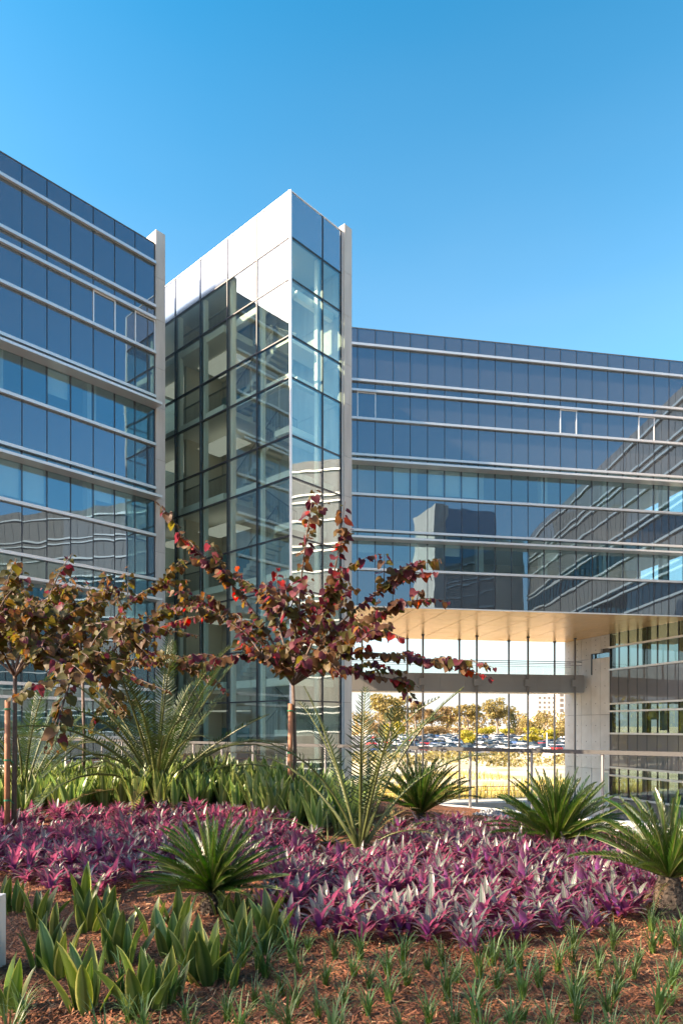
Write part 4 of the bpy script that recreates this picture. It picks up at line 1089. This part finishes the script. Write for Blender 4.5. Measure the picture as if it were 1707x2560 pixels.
    if stake_h:
        s=thing('tree_stake',(x+stake_dx,y-.06,z),'wooden stake tied to '+label.split(' with ')[0],'stake'); b=MB()
        b.tube([(0,0,-.05),(0,0,stake_h*.5),(.004,0,stake_h)],[.036,.035,.034],10)
        add('post',b.mesh('stake_post',[M['stake']],True),Matrix.Translation((x+stake_dx,y-.06,z)),s)
        for q,h in enumerate((.25,.55,.93)):
            b=MB(); hh=stake_h*h; b.tube([(.0,0,hh),(.0,0,hh+.02)],[.042,.042],10); b.tube([(.03,0,hh+.01),(.09,-.01,hh-.03)],[.006,.004],4)
            add('tie',b.mesh('tie',[M['tie_red' if (redtape and q==0) else 'tie']]),Matrix.Translation((x+stake_dx,y-.06,z)),s)
    return len(leaves)
# centre tree
Yc=9.8; xc=P(735,0,Yc).x
def Q(u,v,dy=0.0,Y0=Yc): return P(u,v,Y0+dy)
bc=[[Q(655,1560,.2),Q(560,1440,.1),Q(455,1345,-.2),Q(438,1330,-.25)],
[Q(745,1560,0),Q(755,1430,-.1),Q(772,1300,-.2),Q(770,1275,-.2)],
[Q(800,1560,-.2),Q(830,1450,-.5),Q(850,1365,-.7),Q(858,1340,-.75)],
[Q(830,1580,-.1),Q(930,1490,-.3),Q(1000,1445,-.5),Q(1030,1432,-.5)],
[Q(840,1600,.2),Q(960,1530,.3),Q(1050,1500,.1),Q(1070,1508,.1)],
[Q(850,1640,-.5),Q(1000,1640,-1.0),Q(1140,1665,-1.5),Q(1232,1700,-1.7)],
[Q(830,1665,.3),Q(930,1690,.4),Q(1000,1702,.4),Q(1020,1705,.4)],
[Q(680,1650,-.3),Q(600,1640,-.6),Q(545,1650,-.9),Q(530,1672,-.9)],
[Q(660,1600,.4),Q(560,1545,.6),Q(470,1545,.7),Q(400,1570,.8)],
[Q(700,1660,-.7),Q(660,1640,-1.1),Q(600,1600,-1.4)],
[Q(850,1600,-.8),Q(950,1580,-1.3),Q(1020,1600,-1.6)],
[Q(760,1600,.7),Q(820,1520,1.1),Q(880,1470,1.3)],
[Q(700,1580,.7),Q(650,1480,1.1),Q(600,1470,1.2)],
[Q(770,1650,-.8),Q(800,1650,-1.4),Q(860,1690,-1.7)],
[Q(740,1580,-.5),Q(700,1490,-.8),Q(690,1420,-.9)]]
redbud(xc,Yc,P(0,1712,Yc).z-g(xc,Yc),bc,'central redbud tree with spreading wine red and olive leaves',P(0,1760,Yc).z-g(xc,Yc),1,leaf=.118,fill=95,redtape=True,spacing=.042,tone=.08)
Y1=8.6; x1=P(34,0,Y1).x
def Q1(u,v,dy=0.0): return P(u,v,Y1+dy)
b1=[[Q1(60,1600),Q1(120,1500,-.2),Q1(190,1440,-.3)],[Q1(20,1580,.2),Q1(10,1490,.3),Q1(60,1425,.2)],[Q1(110,1620,-.4),Q1(240,1560,-.8),Q1(330,1600,-1.0),Q1(385,1660,-1.2)],
[Q1(90,1640,-.9),Q1(170,1680,-1.8),Q1(150,1780,-2.2),Q1(110,1880,-2.3)],[Q1(100,1600,.3),Q1(200,1520,.4),Q1(300,1500,.3)],[Q1(-60,1600,0),Q1(-150,1540,-.2),Q1(-200,1560,-.2)],
[Q1(0,1620,-.6),Q1(-20,1560,-1.1),Q1(20,1520,-1.3)],[Q1(100,1640,-.5),Q1(200,1650,-1.0),Q1(300,1680,-1.3),Q1(420,1730,-1.5)],[Q1(60,1560,.6),Q1(90,1530,1.0),Q1(140,1560,1.2)],[Q1(80,1600,-.3),Q1(90,1540,-.6),Q1(60,1480,-.8)]]
redbud(x1,Y1,P(0,1690,Y1).z-g(x1,Y1),b1,'left redbud tree at the picture edge with bronze and olive leaves',P(0,1752,Y1).z-g(x1,Y1),2,tips=False,leaf=.10,fill=95,tone=-.32,spacing=.040)
Y2=11.6; x2=P(208,0,Y2).x
def Q2(u,v,dy=0.0): return P(u,v,Y2+dy)
b2=[[Q2(250,1600),Q2(330,1500,-.2),Q2(420,1460,-.3),Q2(480,1500,-.3)],[Q2(230,1590,.2),Q2(260,1500,.3),Q2(320,1460,.2)],[Q2(290,1620,-.3),Q2(400,1540,-.5),Q2(480,1500,-.6),Q2(540,1520,-.6)],
[Q2(300,1640,.3),Q2(400,1580,.4),Q2(500,1590,.3)],[Q2(180,1600,0),Q2(120,1540,0),Q2(60,1560,0)],[Q2(300,1660,-.5),Q2(420,1660,-.8),Q2(520,1690,-1.0),Q2(575,1740,-1)],[Q2(230,1660,-.2),Q2(270,1740,-.5),Q2(300,1830,-.6)],[Q2(200,1580,-.4),Q2(190,1510,-.5),Q2(150,1480,-.6)]]
redbud(x2,Y2,P(0,1700,Y2).z-g(x2,Y2),b2,'far redbud tree with rusty leaves behind the left cycad',0,3,tips=False,leaf=.105,fill=90,tone=-.18,spacing=.043)
# trees beyond the left edge that shade this side of the bed
for k,(xx,yy,s_) in enumerate(((-5.3,4.6,1.0),(-6.4,6.6,1.0))):
    bb=[]
    for q in range(9):
        a=q*.7+k; bb.append([Vector((xx+math.cos(a)*.6,yy+math.sin(a)*.6,.75)),Vector((xx+math.cos(a)*1.2,yy+math.sin(a)*1.2,1.25+.35*math.sin(q*2.1))),Vector((xx+math.cos(a)*1.7,yy+math.sin(a)*1.7,1.2+.5*math.sin(q*2.1)))])
    redbud(xx,yy,1.7,bb,['redbud tree just outside the left edge near the camera','redbud tree just outside the left edge beside the cycad','redbud tree outside the left edge farther from the bed'][k],0,20+k,leaf=.16,fill=20,spacing=.09)
def added_shade_tree(x,y,zc,r,rz,label,seed,ncl=20):  # unseen tree added so its crown shades the bed and mulch
    rg=random.Random(seed); z=g(x,y); t=thing('added_shade_tree',(x,y,z),label,'tree','unseen trees added for shade'); tr=MB(); cr=MB()
    tr.tube([(x,y,z-.1),(x+.1,y,z+(zc-z)*.5),(x,y,zc)],[.16,.12,.06],8)
    for k in range(9):
        a=k*2.4; tr.tube([(x,y,z+(zc-z)*.6),(x+math.cos(a)*r*.7,y+math.sin(a)*r*.7,zc+rg.uniform(-.6,.6)*rz)],[.05,.015],5)
    for k in range(ncl):
        while True:
            d=Vector((rg.uniform(-1,1),rg.uniform(-1,1),rg.uniform(-1,1)))
            if d.length<1: break
        foliage(cr,(x+d.x*r*.85,y+d.y*r*.85,zc+d.z*rz*.85),r*.28,r*.28,rz*.25,70,.085,[(.06,.08,.02),(.05,.06,.02),(.08,.07,.03)],rg)
    add('trunk',tr.mesh('trunk',[M['bark']]),None,t); add('crown',cr.mesh('crown',[M['far_leaf']]),None,t)
added_shade_tree(-9.6,1.6,3.4,1.5,1.3,'unseen leafy tree added left of the camera to shade the mulch',1)
added_shade_tree(-9.9,4.7,3.2,1.7,1.5,'unseen leafy tree added beyond the left edge to shade the bed',3)
added_shade_tree(-10.2,-0.4,6.2,2.0,1.7,'unseen taller sparse tree added behind the camera to dim the mulch',2,14)
print('cars',ncar,'purple',len(cands),'hedge',len(hp),'tufts',len(tp),'objects',len(bpy.data.objects))
